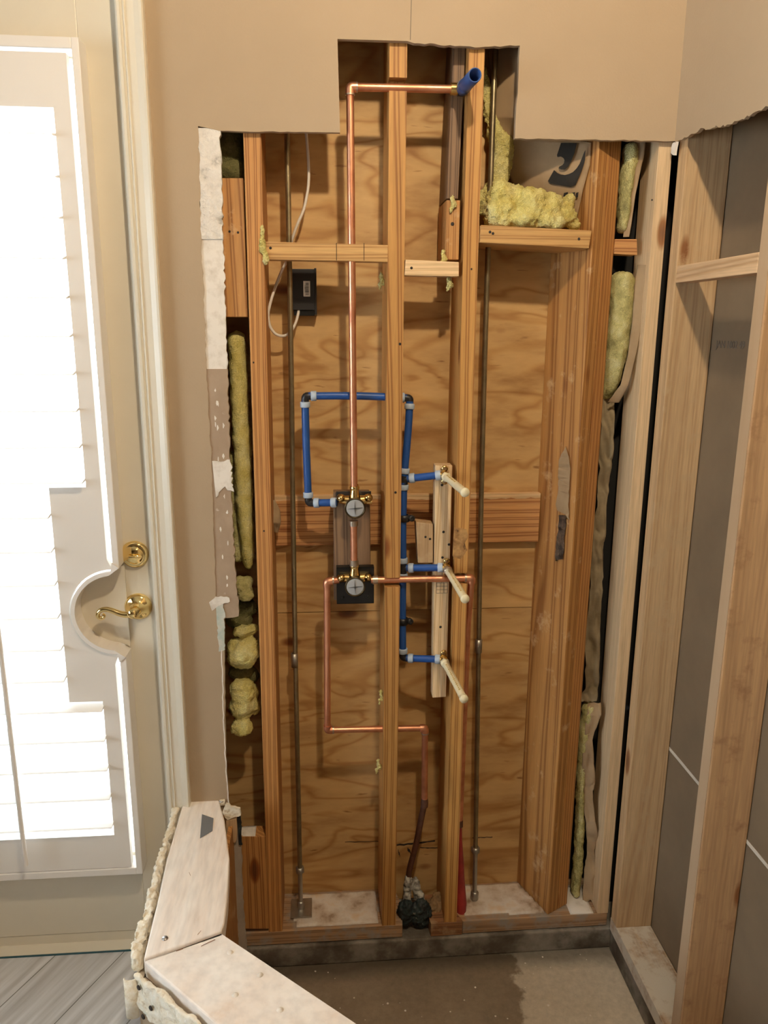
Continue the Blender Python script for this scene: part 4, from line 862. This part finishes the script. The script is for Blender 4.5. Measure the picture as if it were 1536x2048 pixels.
# ------------------------------------------------------------------ insulation
def sweep(pts):
    '''closed upright lump that follows the points, elliptical in plan'''
    P_ = [(PY(x, y, Y), rx, ry) for x, y, Y, rx, ry, *_ in pts]; n = 44; rows = []; R = random.Random(len(pts)+int(pts[0][1])); k_ = len(P_)-1
    for i in range(n+1):
        t = i/n*k_; j = min(int(t), k_-1); f = t-j; c = P_[j][0].lerp(P_[j+1][0], f); rx = P_[j][1]*(1-f)+P_[j+1][1]*f; ry = P_[j][2]*(1-f)+P_[j+1][2]*f
        e = sqrt(max(0, 1-max(0, 1-min(i, n-i)/2.5)**2))*.97+.03; rows.append([c+V((rx*e*cos(a)*R.uniform(.93, 1.05), ry*e*sin(a), 0)) for a in [2*pi*q/16 for q in range(16)]])
    return rows
def blob(name, blobs, m, lab, cat='insulation', grp=None, amp=.010, vox=.0045, sc=.03, parent=None, seed=0):
    """blobs: (x,y,Y,rx,ry,rz) in pixel place and metres"""
    bm = bmesh.new(); cs = []
    for rows in [b for b in blobs if isinstance(b, list)]:
        vv = [[bm.verts.new(p) for p in rw] for rw in rows]; cs += [rows[0][0], rows[-1][0]]
        for a_, b_ in zip(vv[:-1], vv[1:]):
            for q in range(16): bm.faces.new((a_[q], a_[(q+1) % 16], b_[(q+1) % 16], b_[q]))
        bm.faces.new(vv[0]); bm.faces.new(vv[-1][::-1])
    for x, y, Y, rx, ry, rz in [b for b in blobs if not isinstance(b, list)]:
        c = PY(x, y, Y); cs.append(c); r = bmesh.ops.create_icosphere(bm, subdivisions=3, radius=1.0, matrix=Matrix.Translation(c) @ Matrix.Diagonal((rx*1.13, ry*1.05, rz*1.1, 1)))
    base = parent and wloc(parent) or V((sum(c.x for c in cs)/len(cs), sum(c.y for c in cs)/len(cs), min(c.z for c in cs)))
    for v in bm.verts: v.co -= base
    me = bpy.data.meshes.new(name); bm.to_mesh(me); bm.free(); o = bpy.data.objects.new(name, me); COL.objects.link(o); me.materials.append(m)
    if parent: o.parent = parent
    else: o.location = base
    rm = o.modifiers.new('merge', 'REMESH'); rm.mode = 'VOXEL'; rm.voxel_size = vox; rm.use_smooth_shade = True
    sm = o.modifiers.new('soften', 'SMOOTH'); sm.iterations = 7; sm.factor = .6
    tx = bpy.data.textures.new(name+'_lumps', 'CLOUDS'); tx.noise_scale = sc; tx.noise_depth = 3
    dm = o.modifiers.new('lumps', 'DISPLACE'); dm.texture = tx; dm.strength = amp; dm.texture_coords = 'GLOBAL'; dm.mid_level = .5
    tx2 = bpy.data.textures.new(name+'_fibre', 'CLOUDS'); tx2.noise_scale = .006; tx2.noise_depth = 2
    dm = o.modifiers.new('fibre', 'DISPLACE'); dm.texture = tx2; dm.strength = amp*.42; dm.texture_coords = 'GLOBAL'; dm.mid_level = .5
    if parent is None: tag(o, lab, cat, grp)
    return o
def chain(pts, n):
    n = n*2; out = []; R = random.Random(len(pts)*7+n)
    for i in range(len(pts)-1):
        for k in range(n):
            t = k/n; q = [a*(1-t)+b*t for a, b in zip(pts[i], pts[i+1])]; g = R.uniform(.82, 1.12); out.append((q[0]+R.uniform(-2, 2), q[1], q[2]+R.uniform(-.006, .006), q[3]*g, q[4]*g, q[5]*R.uniform(.9, 1.3)))
    out.append(pts[-1]); return out
blob('insulation_scrap', chain([(455, 275, .085, .03, .03, .03), (462, 345, .085, .03, .03, .025)], 3), M['fgdark'], 'dark green-grey insulation in the slot above the upper left block', vox=.004)
blob('insulation_batt', [sweep([(472, 660, .085, .020, .03, .02), (476, 720, .070, .020, .03, .02), (482, 860, .065, .0205, .03, .02), (488, 980, .065, .021, .03, .02), (494, 1080, .07, .017, .03, .02), (497, 1140, .075, .012, .02, .02)])], M['fg'], 'long bright yellow batt strip down the left slot beside the first stud', vox=.004, amp=.008)
blob('insulation_scrap', [sweep([(466, 900, .09, .008, .02, .02), (468, 960, .09, .012, .02, .02), (474, 1060, .085, .014, .02, .02), (478, 1125, .085, .015, .02, .015)])], M['fgold'], 'dull torn batt edge behind the bright yellow strip', vox=.004)
blob('insulation_clump', chain([(486, 1165, .065, .019, .022, .012), (492, 1190, .06, .017, .02, .014)], 3), M['fgold'], 'crumpled pale yellow clump above the drywall notch in the left slot', vox=.0035, amp=.012, sc=.02)
blob('insulation_scrap', [(485, 1215, .09, .034, .02, .022), (478, 1240, .09, .03, .02, .02)], M['fgdark'], 'dark fibres between the clumps in the left slot', vox=.004)
blob('insulation_scrap', [(486, 1345, .085, .034, .02, .022), (500, 1350, .085, .02, .02, .02)], M['fgdark'], 'dark fibres above the lowest yellow clump', vox=.004)
blob('insulation_clump', chain([(478, 1262, .06, .018, .02, .012), (503, 1258, .06, .014, .02, .010)], 2)+[(485, 1308, .05, .034, .03, .033), (500, 1290, .06, .02, .02, .02), (470, 1290, .06, .015, .02, .016)], M['fg'], 'rounded yellow insulation clump level with the drywall notch', vox=.0045, amp=.016, sc=.022)
blob('insulation_clump', chain([(485, 1375, .055, .029, .03, .022), (484, 1415, .055, .028, .03, .022)], 2)+[(483, 1452, .045, .024, .026, .020), (508, 1400, .07, .012, .02, .04)], M['fg'], 'lowest yellow insulation clump in the left slot', vox=.0045, amp=.016, sc=.025)
mb = MB()
# kraft paper sheet surfaces
def sheet(name, rows, m, lab, cat='kraft paper', amp=.004, sc=22, nu=14, nv=40, seed=0, parent=None, th=.0012):
    """rows: (xl, Yl, xr, Yr, y) in pixel place, top to bottom"""
    vs = []; n = len(rows)
    for j in range(nv+1):
        t = j/nv*(n-1); i = min(int(t), n-2); f = t-i; f = f*f*(3-2*f); r = [a*(1-f)+b*f for a, b in zip(rows[i], rows[i+1])]
        A = PY(r[0], r[4], r[1]); B = PY(r[2], r[4], r[3])
        for k in range(nu+1):
            q = A.lerp(B, k/nu); w = noise.fractal(V((q.x*sc*1.2+seed, q.y*sc, q.z*sc*.55)), 1, 2, 3); r2 = abs(noise.noise(V((q.x*sc*2+seed, 3.3, q.z*sc*1.1+q.x*30))))
            vs.append(q+V((0, -1, 0))*(w*amp+r2*amp))
    fs = [(j*(nu+1)+k, j*(nu+1)+k+1, (j+1)*(nu+1)+k+1, (j+1)*(nu+1)+k) for j in range(nv) for k in range(nu)]
    mb = MB(); mb.add(vs, fs, 0, True); o = mb.obj(name, m, parent); s_ = o.modifiers.new('thick', 'SOLIDIFY'); s_.thickness = th; s_.offset = 0
    if parent is None: tag(o, lab, cat)
    return o
KR = [(976, .12, 1046, .055, 96), (982, .12, 1040, .05, 170), (988, .11, 1034, .055, 235), (1000, .11, 1045, .07, 270), (1004, .11, 1184, .036, 285), (1010, .115, 1180, .038, 330), (1030, .125, 1166, .050, 380), (1050, .13, 1155, .060, 430)]
kp = sheet('kraft_facing', KR, M['kraft'], 'brown kraft facing with a large black letter, tucked under the wall cut-out', amp=.0025, sc=10, nu=30, nv=60)
def onkraft(x, y):
    for a, b in zip(KR[:-1], KR[1:]):
        if a[4] <= y <= b[4]:
            f = (y-a[4])/(b[4]-a[4]); f = f*f*(3-2*f); xl, yl, xr_, yr = [p*(1-f)+q*f for p, q in zip(a[:4], b[:4])]; k_ = (x-xl)/(xr_-xl); return PY(x, y, yl+(yr-yl)*k_-.0062)
    return PY(x, y, .08)
def printed(poly, name):
    mb = MB(); P_ = [onkraft(x, y) for x, y in poly]; mb.prism(P_, (0, .0006, 0)); o = mb.obj(name, M['ink'], kp); return o
def smooth_poly(p, k=4):
    out = []
    for i in range(len(p)):
        a, b, c, d = [V((*p[(i+j_) % len(p)], 0)) for j_ in (-1, 0, 1, 2)]
        for q in range(k):
            t = q/k; v = .5*((2*b)+(c-a)*t+(2*a-5*b+4*c-d)*t*t+(3*b-a-3*c+d)*t**3); out.append((v.x, v.y))
    return out
o = printed([(1122, 286), (1154, 286), (1149, 306), (1142, 323), (1137, 333), (1130, 339), (1122, 339), (1117, 336), (1119, 333), (1125, 330), (1128, 326), (1129, 320), (1127, 316), (1122, 313), (1115, 314), (1114, 310)], 'printed_letter'); o['label'] = 'upper part of the large black printed J shape'
o = printed([(1108, 340), (1115, 346), (1122, 349), (1130, 350), (1138, 348), (1146, 344), (1153, 337), (1159, 328), (1164, 316), (1169, 303), (1171, 300), (1170, 320), (1162, 344), (1151, 370), (1141, 374), (1101, 367), (1096, 362)], 'printed_letter'); o['label'] = 'lower sweep of the large black printed J shape'
for x0, w in ((1090, 4), (1099, 3), (1128, 8), (1142, 8), (1152, 5)): printed([(x0, 386), (x0+w, 384), (x0+w-1, 394), (x0-2, 396)], 'printed_line')
blob('insulation_pile', [sweep([(966, 125, .12, .008, .012, 0), (968, 175, .12, .011, .015, 0), (976, 225, .118, .013, .017, 0), (996, 255, .114, .024, .02, 0), (1008, 300, .112, .027, .02, 0), (1002, 345, .112, .023, .018, 0), (985, 385, .112, .024, .018, 0), (985, 430, .112, .028, .018, 0)])]+
     [(1004, 392, .045, .028, .030, .028), (1000, 428, .040, .032, .034, .028), (1034, 400, .050, .026, .03, .026), (1062, 412, .030, .032, .034, .032), (1050, 440, .030, .034, .034, .020), (1096, 416, .040, .030, .032, .030), (1094, 444, .030, .036, .034, .018), (1128, 432, .045, .026, .028, .022), (1138, 404, .050, .013, .014, .014), (1146, 450, .045, .014, .02, .010), (980, 400, .108, .03, .02, .03)],
     M['fg'], 'large fluffy yellow insulation pile sitting on the shelf block', vox=.004, amp=.022, sc=.028)
blob('insulation_scrap', chain([(1176, 310, .07, .007, .01, .018), (1172, 340, .07, .006, .01, .014)], 2), M['fg'], 'thin yellow fibre edge between the printed kraft paper and the corner post', vox=.003, amp=.005)
# right of the corner post
blob('insulation_batt', [sweep([(1262, 285, .07, .014, .03, .02), (1252, 360, .07, .014, .03, .02), (1246, 430, .07, .011, .03, .02), (1243, 468, .07, .008, .02, .008)])], M['fgold'], 'pale old batt strip right of the corner post, above the small block', vox=.004)
sheet('kraft_facing', [(1268, .06, 1291, .05, 284), (1264, .055, 1286, .045, 320), (1256, .055, 1270, .045, 390), (1250, .055, 1262, .045, 450), (1247, .055, 1258, .05, 474)], M['kraft'], 'narrow brown kraft flange right of the upper old batt', nv=30, nu=6)
blob('insulation_batt', [sweep([(1246, 540, .075, .028, .03, .018), (1243, 620, .075, .029, .03, .02), (1232, 700, .075, .027, .03, .02), (1222, 760, .085, .022, .03, .02), (1208, 800, .10, .014, .02, .015)])], M['fgold'], 'folded pale yellow batt bulging right of the corner post', vox=.0045, amp=.010)
sheet('kraft_facing', [(1275, .07, 1293, .03, 530), (1270, .055, 1294, .028, 560), (1264, .05, 1287, .03, 640), (1255, .05, 1272, .035, 710), (1240, .055, 1256, .045, 770), (1215, .075, 1238, .07, 805)], M['kraft'], 'brown kraft flange wrapped round the folded batt', nv=36, nu=8)
sheet('kraft_facing', [(1198, .10, 1232, .10, 790), (1200, .10, 1224, .09, 850), (1195, .10, 1222, .09, 920), (1195, .10, 1217, .09, 985), (1185, .10, 1212, .09, 1060), (1182, .09, 1206, .085, 1100), (1178, .10, 1203, .09, 1180), (1170, .10, 1199, .09, 1280), (1165, .10, 1194, .09, 1370), (1160, .09, 1192, .08, 1400)], M['kraftd'], 'long wrinkled grey-brown kraft sheet in the gap right of the corner post', amp=.015, sc=26, nu=16, nv=90)
blob('insulation_batt', [sweep([(1180, 1400, .085, .016, .02, .02), (1168, 1460, .085, .014, .02, .02), (1160, 1540, .085, .010, .02, .02), (1160, 1640, .08, .012, .02, .02), (1155, 1740, .08, .013, .02, .02), (1150, 1795, .075, .012, .02, .01)])], M['fgold'], 'lowest old yellow batt strip beside the foot of the corner post', vox=.004, amp=.010)
sheet('kraft_facing', [(1175, .08, 1202, .07, 1405), (1172, .07, 1202, .055, 1430), (1165, .075, 1185, .06, 1480), (1163, .07, 1188, .055, 1530), (1168, .07, 1190, .055, 1565), (1160, .075, 1184, .06, 1580), (1170, .07, 1190, .05, 1640), (1174, .065, 1197, .05, 1680), (1172, .075, 1188, .06, 1700), (1168, .07, 1190, .055, 1740), (1164, .065, 1190, .05, 1800)], M['kraft'], 'torn brown kraft strip beside the lowest old batt', amp=.010, sc=30, nu=10, nv=80)
# kraft scrap stuck to the corner post (lies on its broad face)
nE = (LP-E_); nrm = V((nE.y, -nE.x, 0)).normalized()
if nrm.y > 0: nrm = -nrm
def onpost(x, y, off=.0012):
    d = ray(x, y); p0 = E_+V((0, 0, 0)); nn_ = V((-(nE.y), nE.x, 0)).normalized(); t = (p0-CAM).dot(nn_)/d.dot(nn_); p = CAM+d*t
    s_ = nn_ if nn_.dot(CAM-p) > 0 else -nn_; return p+s_*off, s_
def scrap(px, m, name, lab, off=.0015, seed=1, rg=.0015):
    pts = [onpost(x, y, off)[0] for x, y in px]; s_ = onpost(*px[0])[1]; mb = MB(); mb.prism(ragged(pts+[pts[0]], .008, rg, seed)[:-1], s_*.0015); return tag(mb.obj(name, m), lab, 'paper scrap')
scrap([(1133, 893), (1141, 920), (1141, 950), (1138, 1010), (1140, 1040), (1136, 1035), (1132, 1028), (1116, 1022), (1112, 1010), (1118, 980), (1119, 920)], M['kraft'], 'paper_scrap', 'torn tan paper scrap stuck to the corner post', seed=3)
scrap([(1119, 1030), (1134, 1032), (1132, 1060), (1130, 1082), (1128, 1118), (1113, 1122), (1112, 1105), (1118, 1060)], blotch('tar_brown', [(.4, (.03, .018, .012)), (.6, (.11, .07, .04)), (.72, (.3, .22, .14))], 60, .7), 'tar_scrap', 'dark tarry scrap below the paper scrap on the corner post', seed=5)
scrap([(1160, 1080), (1178, 1072), (1176, 1085), (1166, 1098), (1162, 1112)], M['plate_wet'], 'knot_hole', 'dark knot hole on the corner post beside the paper scrap', seed=6) if False else None
# tufts
for (x, y, Y), lb in (((525, 492, .012), 'pale insulation tuft at the left end of the sawn cross block'), ((762, 560, .10), 'tiny tuft left of the middle stud under the cross block'), ((898, 565, .03), 'dirty tuft hanging under the short pale cross block'), ((905, 405, .025), 'tuft on top of the short vertical block'), ((762, 1392, .05), 'cream tuft on the middle stud below the valves'), ((756, 1530, .06), 'thin tuft beside the middle stud above the lower pipe'), ((886, 515, .03), 'tuft at the upper right of the short pale cross block')):
    blob('insulation_tuft', [(x, y-6, Y, .004, .004, .010), (x+3, y+4, Y, .006, .005, .008), (x-3, y+12, Y, .003, .003, .008)] if y != 492 else [(x, y-25, Y, .004, .005, .016), (x, y, Y, .007, .006, .016), (x+6, y+24, Y, .006, .005, .014)], M['fgold'] if y in (565,) else M['fg'], lb, 'insulation', 'small insulation tufts', amp=.006, vox=.0016, sc=.006)
# crumpled kraft scrap beside first stud
sheet('paper_scrap', [(540, .10, 550, .10, 1000), (536, .09, 560, .10, 1020), (540, .08, 562, .09, 1045), (548, .10, 556, .10, 1065)], M['kraft'], 'crumpled paper scrap on the nailer beside the first stud', 'paper scrap', amp=.006, sc=50, nu=8, nv=16)

# ------------------------------------------------------------------ floor boots and putty
bb = empty('pipe_boot', PZ(812, 1842, PB), 'black tarry pipe boots in the slab gap between second and third stud', 'pipe boot')
for (x, y, Y, rx, rz) in ((812, 1822, .045, .020, .032), (842, 1825, .045, .026, .038)):
    blob('boot', [(x, y, Y, rx, .018, rz), (x, y+10, Y, rx*.8, .015, rz*.8)], M['vinyl_black'], None, parent=bb, amp=.014, vox=.003, sc=.015)
blob('putty_clump', chain([(816, 1765, .075, .009, .009, .02), (814, 1800, .06, .010, .01, .02)], 3)+chain([(830, 1770, .08, .010, .01, .018), (842, 1800, .06, .009, .009, .02)], 3), M['glue'], 'grey putty drips over the pipe ends in the slab gap', 'putty', amp=.010, vox=.0025, sc=.01)
blob('insulation_scrap', [(862, 1815, .07, .03, .02, .02), (880, 1800, .09, .02, .02, .02)], blotch('rotten_wood_bits', [(.3, (.10, .06, .03)), (.6, (.36, .22, .1))], 40, bstr=.8), 'crumbled brown wood bits beside the third stud foot', 'debris', amp=.014, vox=.003, sc=.012)
# crack marks on the lower plywood
pl = byn('plywood_sheet')[1]
R = random.Random(8)
for (xa, ya, xb, yb, w) in ((690, 1684, 790, 1682, .0012), (792, 1690, 870, 1682, .003), (796, 1700, 800, 1712, .006), (815, 1696, 828, 1716, .007), (840, 1695, 890, 1696, .0015), (945, 1676, 985, 1674, .0015)):
    a = PY(xa, ya, YP-.0006); b = PY(xb, yb, YP-.0006); n = 10; t = [a.lerp(b, i/n)+V((0, 0, R.uniform(0, w))) for i in range(n+1)]; mb = MB(); mb.prism(t+[p-V((0, 0, w+R.uniform(0, w))) for p in t[::-1]], (0, .0008, 0)); mb.obj('surface_crack', M['dark'], pl)

# ================================================================== HALF WALL
ZC = .41
hw = empty('half_wall', (-.28, -.3, 0), 'low half wall with two bare cap boards, daylight painted into their pale colour, meeting at an angle', 'half wall')
def capb(px, m, nm, z=ZC, th=.036):
    p = [PZ(x, y, z) for x, y in px]; mb = MB(); mb.prism([V((q.x, q.y, z-th)) for q in p], (0, 0, th)); return mb.obj(nm, m, hw, .003)
capA = capb([(287, 1918), (318, 1790), (334, 1716), (352, 1655), (366, 1606), (378, 1590), (434, 1586), (449, 1640), (459, 1716), (455, 1800), (449, 1847), (443, 1862)], M['cap'], 'cap_board')
capA['label'] = 'far cap board running to the back wall, grey nail plate on it'
p0 = PZ(288, 1921, ZC); p1 = PZ(446, 1866, ZC); dirB = (PZ(712, 2048, ZC)-PZ(448, 1871, ZC)).normalized()
mb = MB(); Lb = 1.15; qa = p0; qb = V((p1.x, p1.y, ZC)); nB = V((dirB.y, -dirB.x, 0))
if nB.y > 0: nB = -nB
q3 = qa+dirB*Lb; q2 = qb+dirB*(Lb-.04)
mb.prism([V((q.x, q.y, ZC-.037)) for q in (qa, V((PZ(435, 2048, ZC).x, PZ(435, 2048, ZC).y, ZC)), q3, q2, PZ(450, 1871, ZC), qb)], (0, 0, .036)); 
mB = blotch('chalky_daylit_cap_near', [(.30, (.76, .58, .44)), (.42, (.88, .78, .69)), (.62, (.93, .88, .82))], 11, st=(.6, .6, 1), bstr=.3, bd=.002, second=(90, [(.3, G3(.90)), (.6, G3(1.03))]))  # same daylight whitening in the colour of the near board
capB = mb.obj('cap_board', mB, hw, .003); capB['label'] = 'near cap board running off to the lower right'
# nails, plate
mb = MB(); mb.prism([PZ(x, y, ZC+.0006) for x, y in ((404, 1629), (427, 1637), (425, 1662), (400, 1677))], (0, 0, .001)); o = mb.obj('nail_plate', M['steel'], capA); o['label'] = 'dull grey metal plate'
for x, y in ((398, 1597), (330, 1877), (443, 1602)):
    c = PZ(x, y, ZC); mb = MB(); mb.lathe(c, (0, 0, 1), [(0, .006), (.0018, .0055), (.002, 0)], 14); mb.obj('nail_head', M['nail'], capA)
R = random.Random(31)
for px in ([(402, 1893), (418, 1885), (430, 1880)], [(352, 1903), (366, 1898)], [(395, 1870), (402, 1862)], [(350, 1662), (348, 1690)], [(378, 1745), (381, 1752)]):
    mb = MB(); P_ = [PZ(x, y, ZC+.0002) for x, y in px]; w = V((0, .0014, 0)); mb.prism(P_+[p+w for p in P_[::-1]], (0, 0, .0004)); mb.obj('surface_crack', M['plate_wet'], capA if px[0][1] < 1890 and px[0][0] != 402 else capB)
for x, y in ((470, 1990), (520, 1950), (560, 2020), (460, 1905)):
    c = PZ(x, y, ZC-.001); mb = MB(); mb.lathe(c, (0, 0, 1), [(0, .006), (.0014, .005), (.0022, .002), (.0023, 0)], 9); mb.obj('plaster_splash', M['gyp'], capB)
# skins
zt2 = ZC-.037
def skin(pts, th, m, nm, z0=0.0, z1=zt2, lab=None):
    mb = MB()
    for a, b in zip(pts[:-1], pts[1:]):
        a = V((*a, 0)); b = V((*b, 0)); t = (b-a).normalized(); n_ = V((t.y, -t.x, 0))*th
        q = [a, b, b+n_, a+n_]; mb.hexa([V((p.x, p.y, z0)) for p in q]+[V((p.x, p.y, z1)) for p in q])
    o = mb.obj(nm, m, hw); 
    if lab: o['label'] = lab
    return o
A_l = PZ(372, 1595, ZC); A_b = PZ(287, 1918, ZC); xo = A_b.x
dB = dirB; outB = [(p0.x, p0.y), (p0.x+dB.x*Lb, p0.y+dB.y*Lb)]
skin([(xo-.001, -.002), (xo-.001, p0.y)], -.0125 if False else .0125, M['paint'], 'room_side_drywall', lab='tan painted drywall on the room side')
skin([(p0.x, p0.y), (p0.x+dB.x*Lb, p0.y+dB.y*Lb)], .0125, M['paint'], 'room_side_drywall')
xi = PZ(450, 1840, ZC).x
def studh(x0, x1, y0, y1, m): mb = MB(); mb.box(x0, x1, y0, y1, SL, zt2-.0005); return mb.obj('stud', m, hw, .001)
studh(xo+.004, xi-.035, -.45, -.405, M['pine_side']); studh(xo+.004, xi-.035, -.26, -.222, M['pine_side']); studh(xo+.004, xi-.035, -.045, -.005, M['pine_side'])
mb = MB(); mb.box(xi-.034, xi-.024, -.45, -.012, SL, zt2-.001); o = mb.obj('inner_board', M['pine_side'], hw); o['label'] = 'brown boards on the shower side'
# inner board of near leg
nI = V((-nB.x, -nB.y, 0)); s0 = p1+nI*(-.02); skinI = MB(); a = V((p1.x-.01, p1.y-.01, 0)); b = a+dirB*(Lb-.05); n_ = V((dirB.y, -dirB.x, 0))*.01
skinI.hexa([V((q.x, q.y, SL)) for q in (a, b, b+n_, a+n_)]+[V((q.x, q.y, zt2-.001)) for q in (a, b, b+n_, a+n_)]); skinI.obj('inner_board', M['pine_side'], hw)
# hanging remnant of drywall on the shower side
mb = MB(); ya = -.020
pp = pys([(478, 1640), (483, 1690), (484, 1760), (488, 1840), (494, 1905), (478, 1905), (470, 1760), (466, 1640)], -.04); mb.prism(ragged(pp, .01, .0015, 81), (0, .012, 0)); o = mb.obj('hanging_board_remnant', M['greyboard'], hw); o['label'] = 'grey torn board strip along the shower side'
mb = MB(); pp = pys([(474, 1626), (482, 1628), (484, 1690), (478, 1690)], -.045); mb.prism(ragged(pp, .006, .0012, 83), (0, .004, 0)); mb.obj('black_edge_strip', M['vinyl_black'], hw)
mb = MB(); pp = pys([(452, 1608), (480, 1618), (482, 1632), (455, 1640), (445, 1625)], -.05); mb.prism(ragged(pp, .006, .002, 84), (0, .006, 0)); o = mb.obj('torn_paper_flap', M['plaster'], hw); o['label'] = 'cream torn paper flap at the far end'
mb = MB(); pp = pys([(452, 1642), (474, 1638), (474, 1680), (470, 1686), (452, 1680)], -.05); mb.prism(ragged(pp, .01, .001, 85), (0, .03, 0)); mb.obj('end_block', M['spruce_pale'], hw, .001)
# lumpy plaster bead along the left and near edges
def bead(name, pts, r, m, lab, seed, amp=.010):
    """pts: world points"""
    bm = bmesh.new(); R = random.Random(seed); P_ = []
    for a, b in zip(pts[:-1], pts[1:]):
        n = max(1, int((b-a).length/.011))
        for i in range(n): P_.append(a.lerp(b, i/n))
    base = wloc(hw)
    for p in P_:
        bmesh.ops.create_icosphere(bm, subdivisions=2, radius=1.0, matrix=Matrix.Translation(p-base+V((R.uniform(-.003, .003), R.uniform(-.003, .003), R.uniform(-.004, .003)))) @ Matrix.Diagonal((r[0]*R.uniform(.7, 1.2), r[1]*R.uniform(.8, 1.2), r[2]*R.uniform(.7, 1.2), 1)))
    me = bpy.data.meshes.new(name); bm.to_mesh(me); bm.free(); me.materials.append(m); o = bpy.data.objects.new(name, me); COL.objects.link(o); o.parent = hw; o['label'] = lab
    rm = o.modifiers.new('merge', 'REMESH'); rm.mode = 'VOXEL'; rm.voxel_size = .003; rm.use_smooth_shade = True
    sm = o.modifiers.new('soften', 'SMOOTH'); sm.iterations = 6; sm.factor = .6
    tx = bpy.data.textures.new(name+'_chips', 'CLOUDS'); tx.noise_scale = .014; tx.noise_depth = 4; dm = o.modifiers.new('chips', 'DISPLACE'); dm.texture = tx; dm.strength = amp*2.0; dm.texture_coords = 'GLOBAL'; dm.mid_level = .5
    return o
def chunk(name, px, z, th, lab, seed, vox=.0026, amp=.013, pts=None):
    base = wloc(hw); P_ = pts or [PZ(x, y, z) for x, y in px]; P_ = ragged(P_+[P_[0]], .010, .0028, seed, (.8, .6, 0))[:-1]
    mb = MB(); mb.prism([V((p.x, p.y, z-th)) for p in P_] if not pts else P_, (0, 0, th)); o = mb.obj(name, M['plaster'], hw); o['label'] = lab
    rm = o.modifiers.new('merge', 'REMESH'); rm.mode = 'VOXEL'; rm.voxel_size = vox; rm.use_smooth_shade = True
    for sc_, k_ in ((.03, 1.1), (.012, .9), (.005, .4)):
        tx = bpy.data.textures.new(name+'_chips', 'CLOUDS'); tx.noise_scale = sc_; tx.noise_depth = 3; dm = o.modifiers.new('chips', 'DISPLACE'); dm.texture = tx; dm.strength = amp*k_; dm.texture_coords = 'GLOBAL'; dm.mid_level = .5
    return o
chunk('plaster_edge', [(345, 1590), (340, 1640), (312, 1720), (294, 1800), (274, 1860), (260, 1905), (264, 1918), (278, 1918), (296, 1850), (310, 1790), (327, 1716), (345, 1655), (358, 1606), (357, 1588)], ZC-.004, .030, 'broken cream plaster along the room side of the far cap board', 3)
chunk('plaster_edge', [(352, 1590), (358, 1580), (384, 1578), (400, 1584), (432, 1580), (452, 1600), (440, 1602), (420, 1592), (380, 1594), (362, 1600)], ZC+.004, .016, 'crumbled plaster at the far end of the cap', 4, amp=.008)
nb_ = V((nB.x, nB.y, 0)).normalized()
q0_ = V((p0.x, p0.y, 0)); lo_ = [q0_+nb_*(.0135+.0)+V((0, 0, ZC-.006)), q0_+dirB*1.0+nb_*.0135+V((0, 0, ZC-.006))]
R = random.Random(12); up_l = []; dn_l = []
for i in range(60):
    t = i/59*.9; up_l.append(q0_+dirB*t+nb_*.014+V((0, 0, ZC-.012+R.uniform(-.003, .003)))); dn_l.append(q0_+dirB*t+nb_*.014+V((0, 0, ZC-.062-.014*sin(t*23)-.02*(t < .07)+R.uniform(-.006, .006))))
mb = MB(); mb.prism(up_l+dn_l[::-1], nb_*.009); o = mb.obj('plaster_edge', M['plaster'], hw); o['label'] = 'broken cream plaster under the near cap board'
rm = o.modifiers.new('merge', 'REMESH'); rm.mode = 'VOXEL'; rm.voxel_size = .0032; rm.use_smooth_shade = True
tx = bpy.data.textures.new('plaster_chips', 'CLOUDS'); tx.noise_scale = .02; tx.noise_depth = 4; dm = o.modifiers.new('chips', 'DISPLACE'); dm.texture = tx; dm.strength = .014; dm.texture_coords = 'GLOBAL'; dm.mid_level = .5
# metal corner bead flap at the elbow
mb = MB(); c = V((p0.x, p0.y, ZC-.02))+nb_*.016; pts = []
for i in range(9): a = radians(200*i/8); pts.append(c+V((-.012+.012*cos(a), -.006-.010*sin(a)*.6, 0)))
vs = [p for p in pts]+[p-V((0, 0, .085)) for p in pts]; mb.add(vs, [(i, i+1, 10+i, 9+i) for i in range(8)], 0, True); o = mb.obj('corner_bead_flap', M['plaster'], hw); s_ = o.modifiers.new('thick', 'SOLIDIFY'); s_.thickness = .002; o['label'] = 'bent corner bead flap hanging at the elbow'
for dz, dx in ((-.03, .010), (-.055, .030), (-.09, .014)):
    c = V((p0.x, p0.y, ZC+dz))+dirB*dx*1.6+nb_*.025; mb = MB(); mb.lathe(c, nb_, [(0, .005), (.002, .0045), (.0022, 0)], 10); mb.obj('screw_head', M['dark'], hw)

# crumbs on the slab
R = random.Random(21); mb = MB()
for k in range(60):
    x = R.uniform(-.1, .72); y = R.uniform(-.22, -.006) if k % 3 else R.uniform(-.6, -.1); r = R.uniform(.0010, .0032)
    n = 6; c = V((x, y, SL)); mb.add([c+V((r*cos(i*pi/3)*R.uniform(.7, 1.2), r*sin(i*pi/3)*R.uniform(.7, 1.2), 0)) for i in range(n)]+[c+V((0, 0, r*.8))], [(i, (i+1) % n, n) for i in range(n)]+[tuple(range(n))[::-1]])
tag(mb.obj('plaster_crumbs', M['gyp']), 'tiny pale plaster crumbs scattered over the concrete shower floor', 'debris', None, 'stuff')
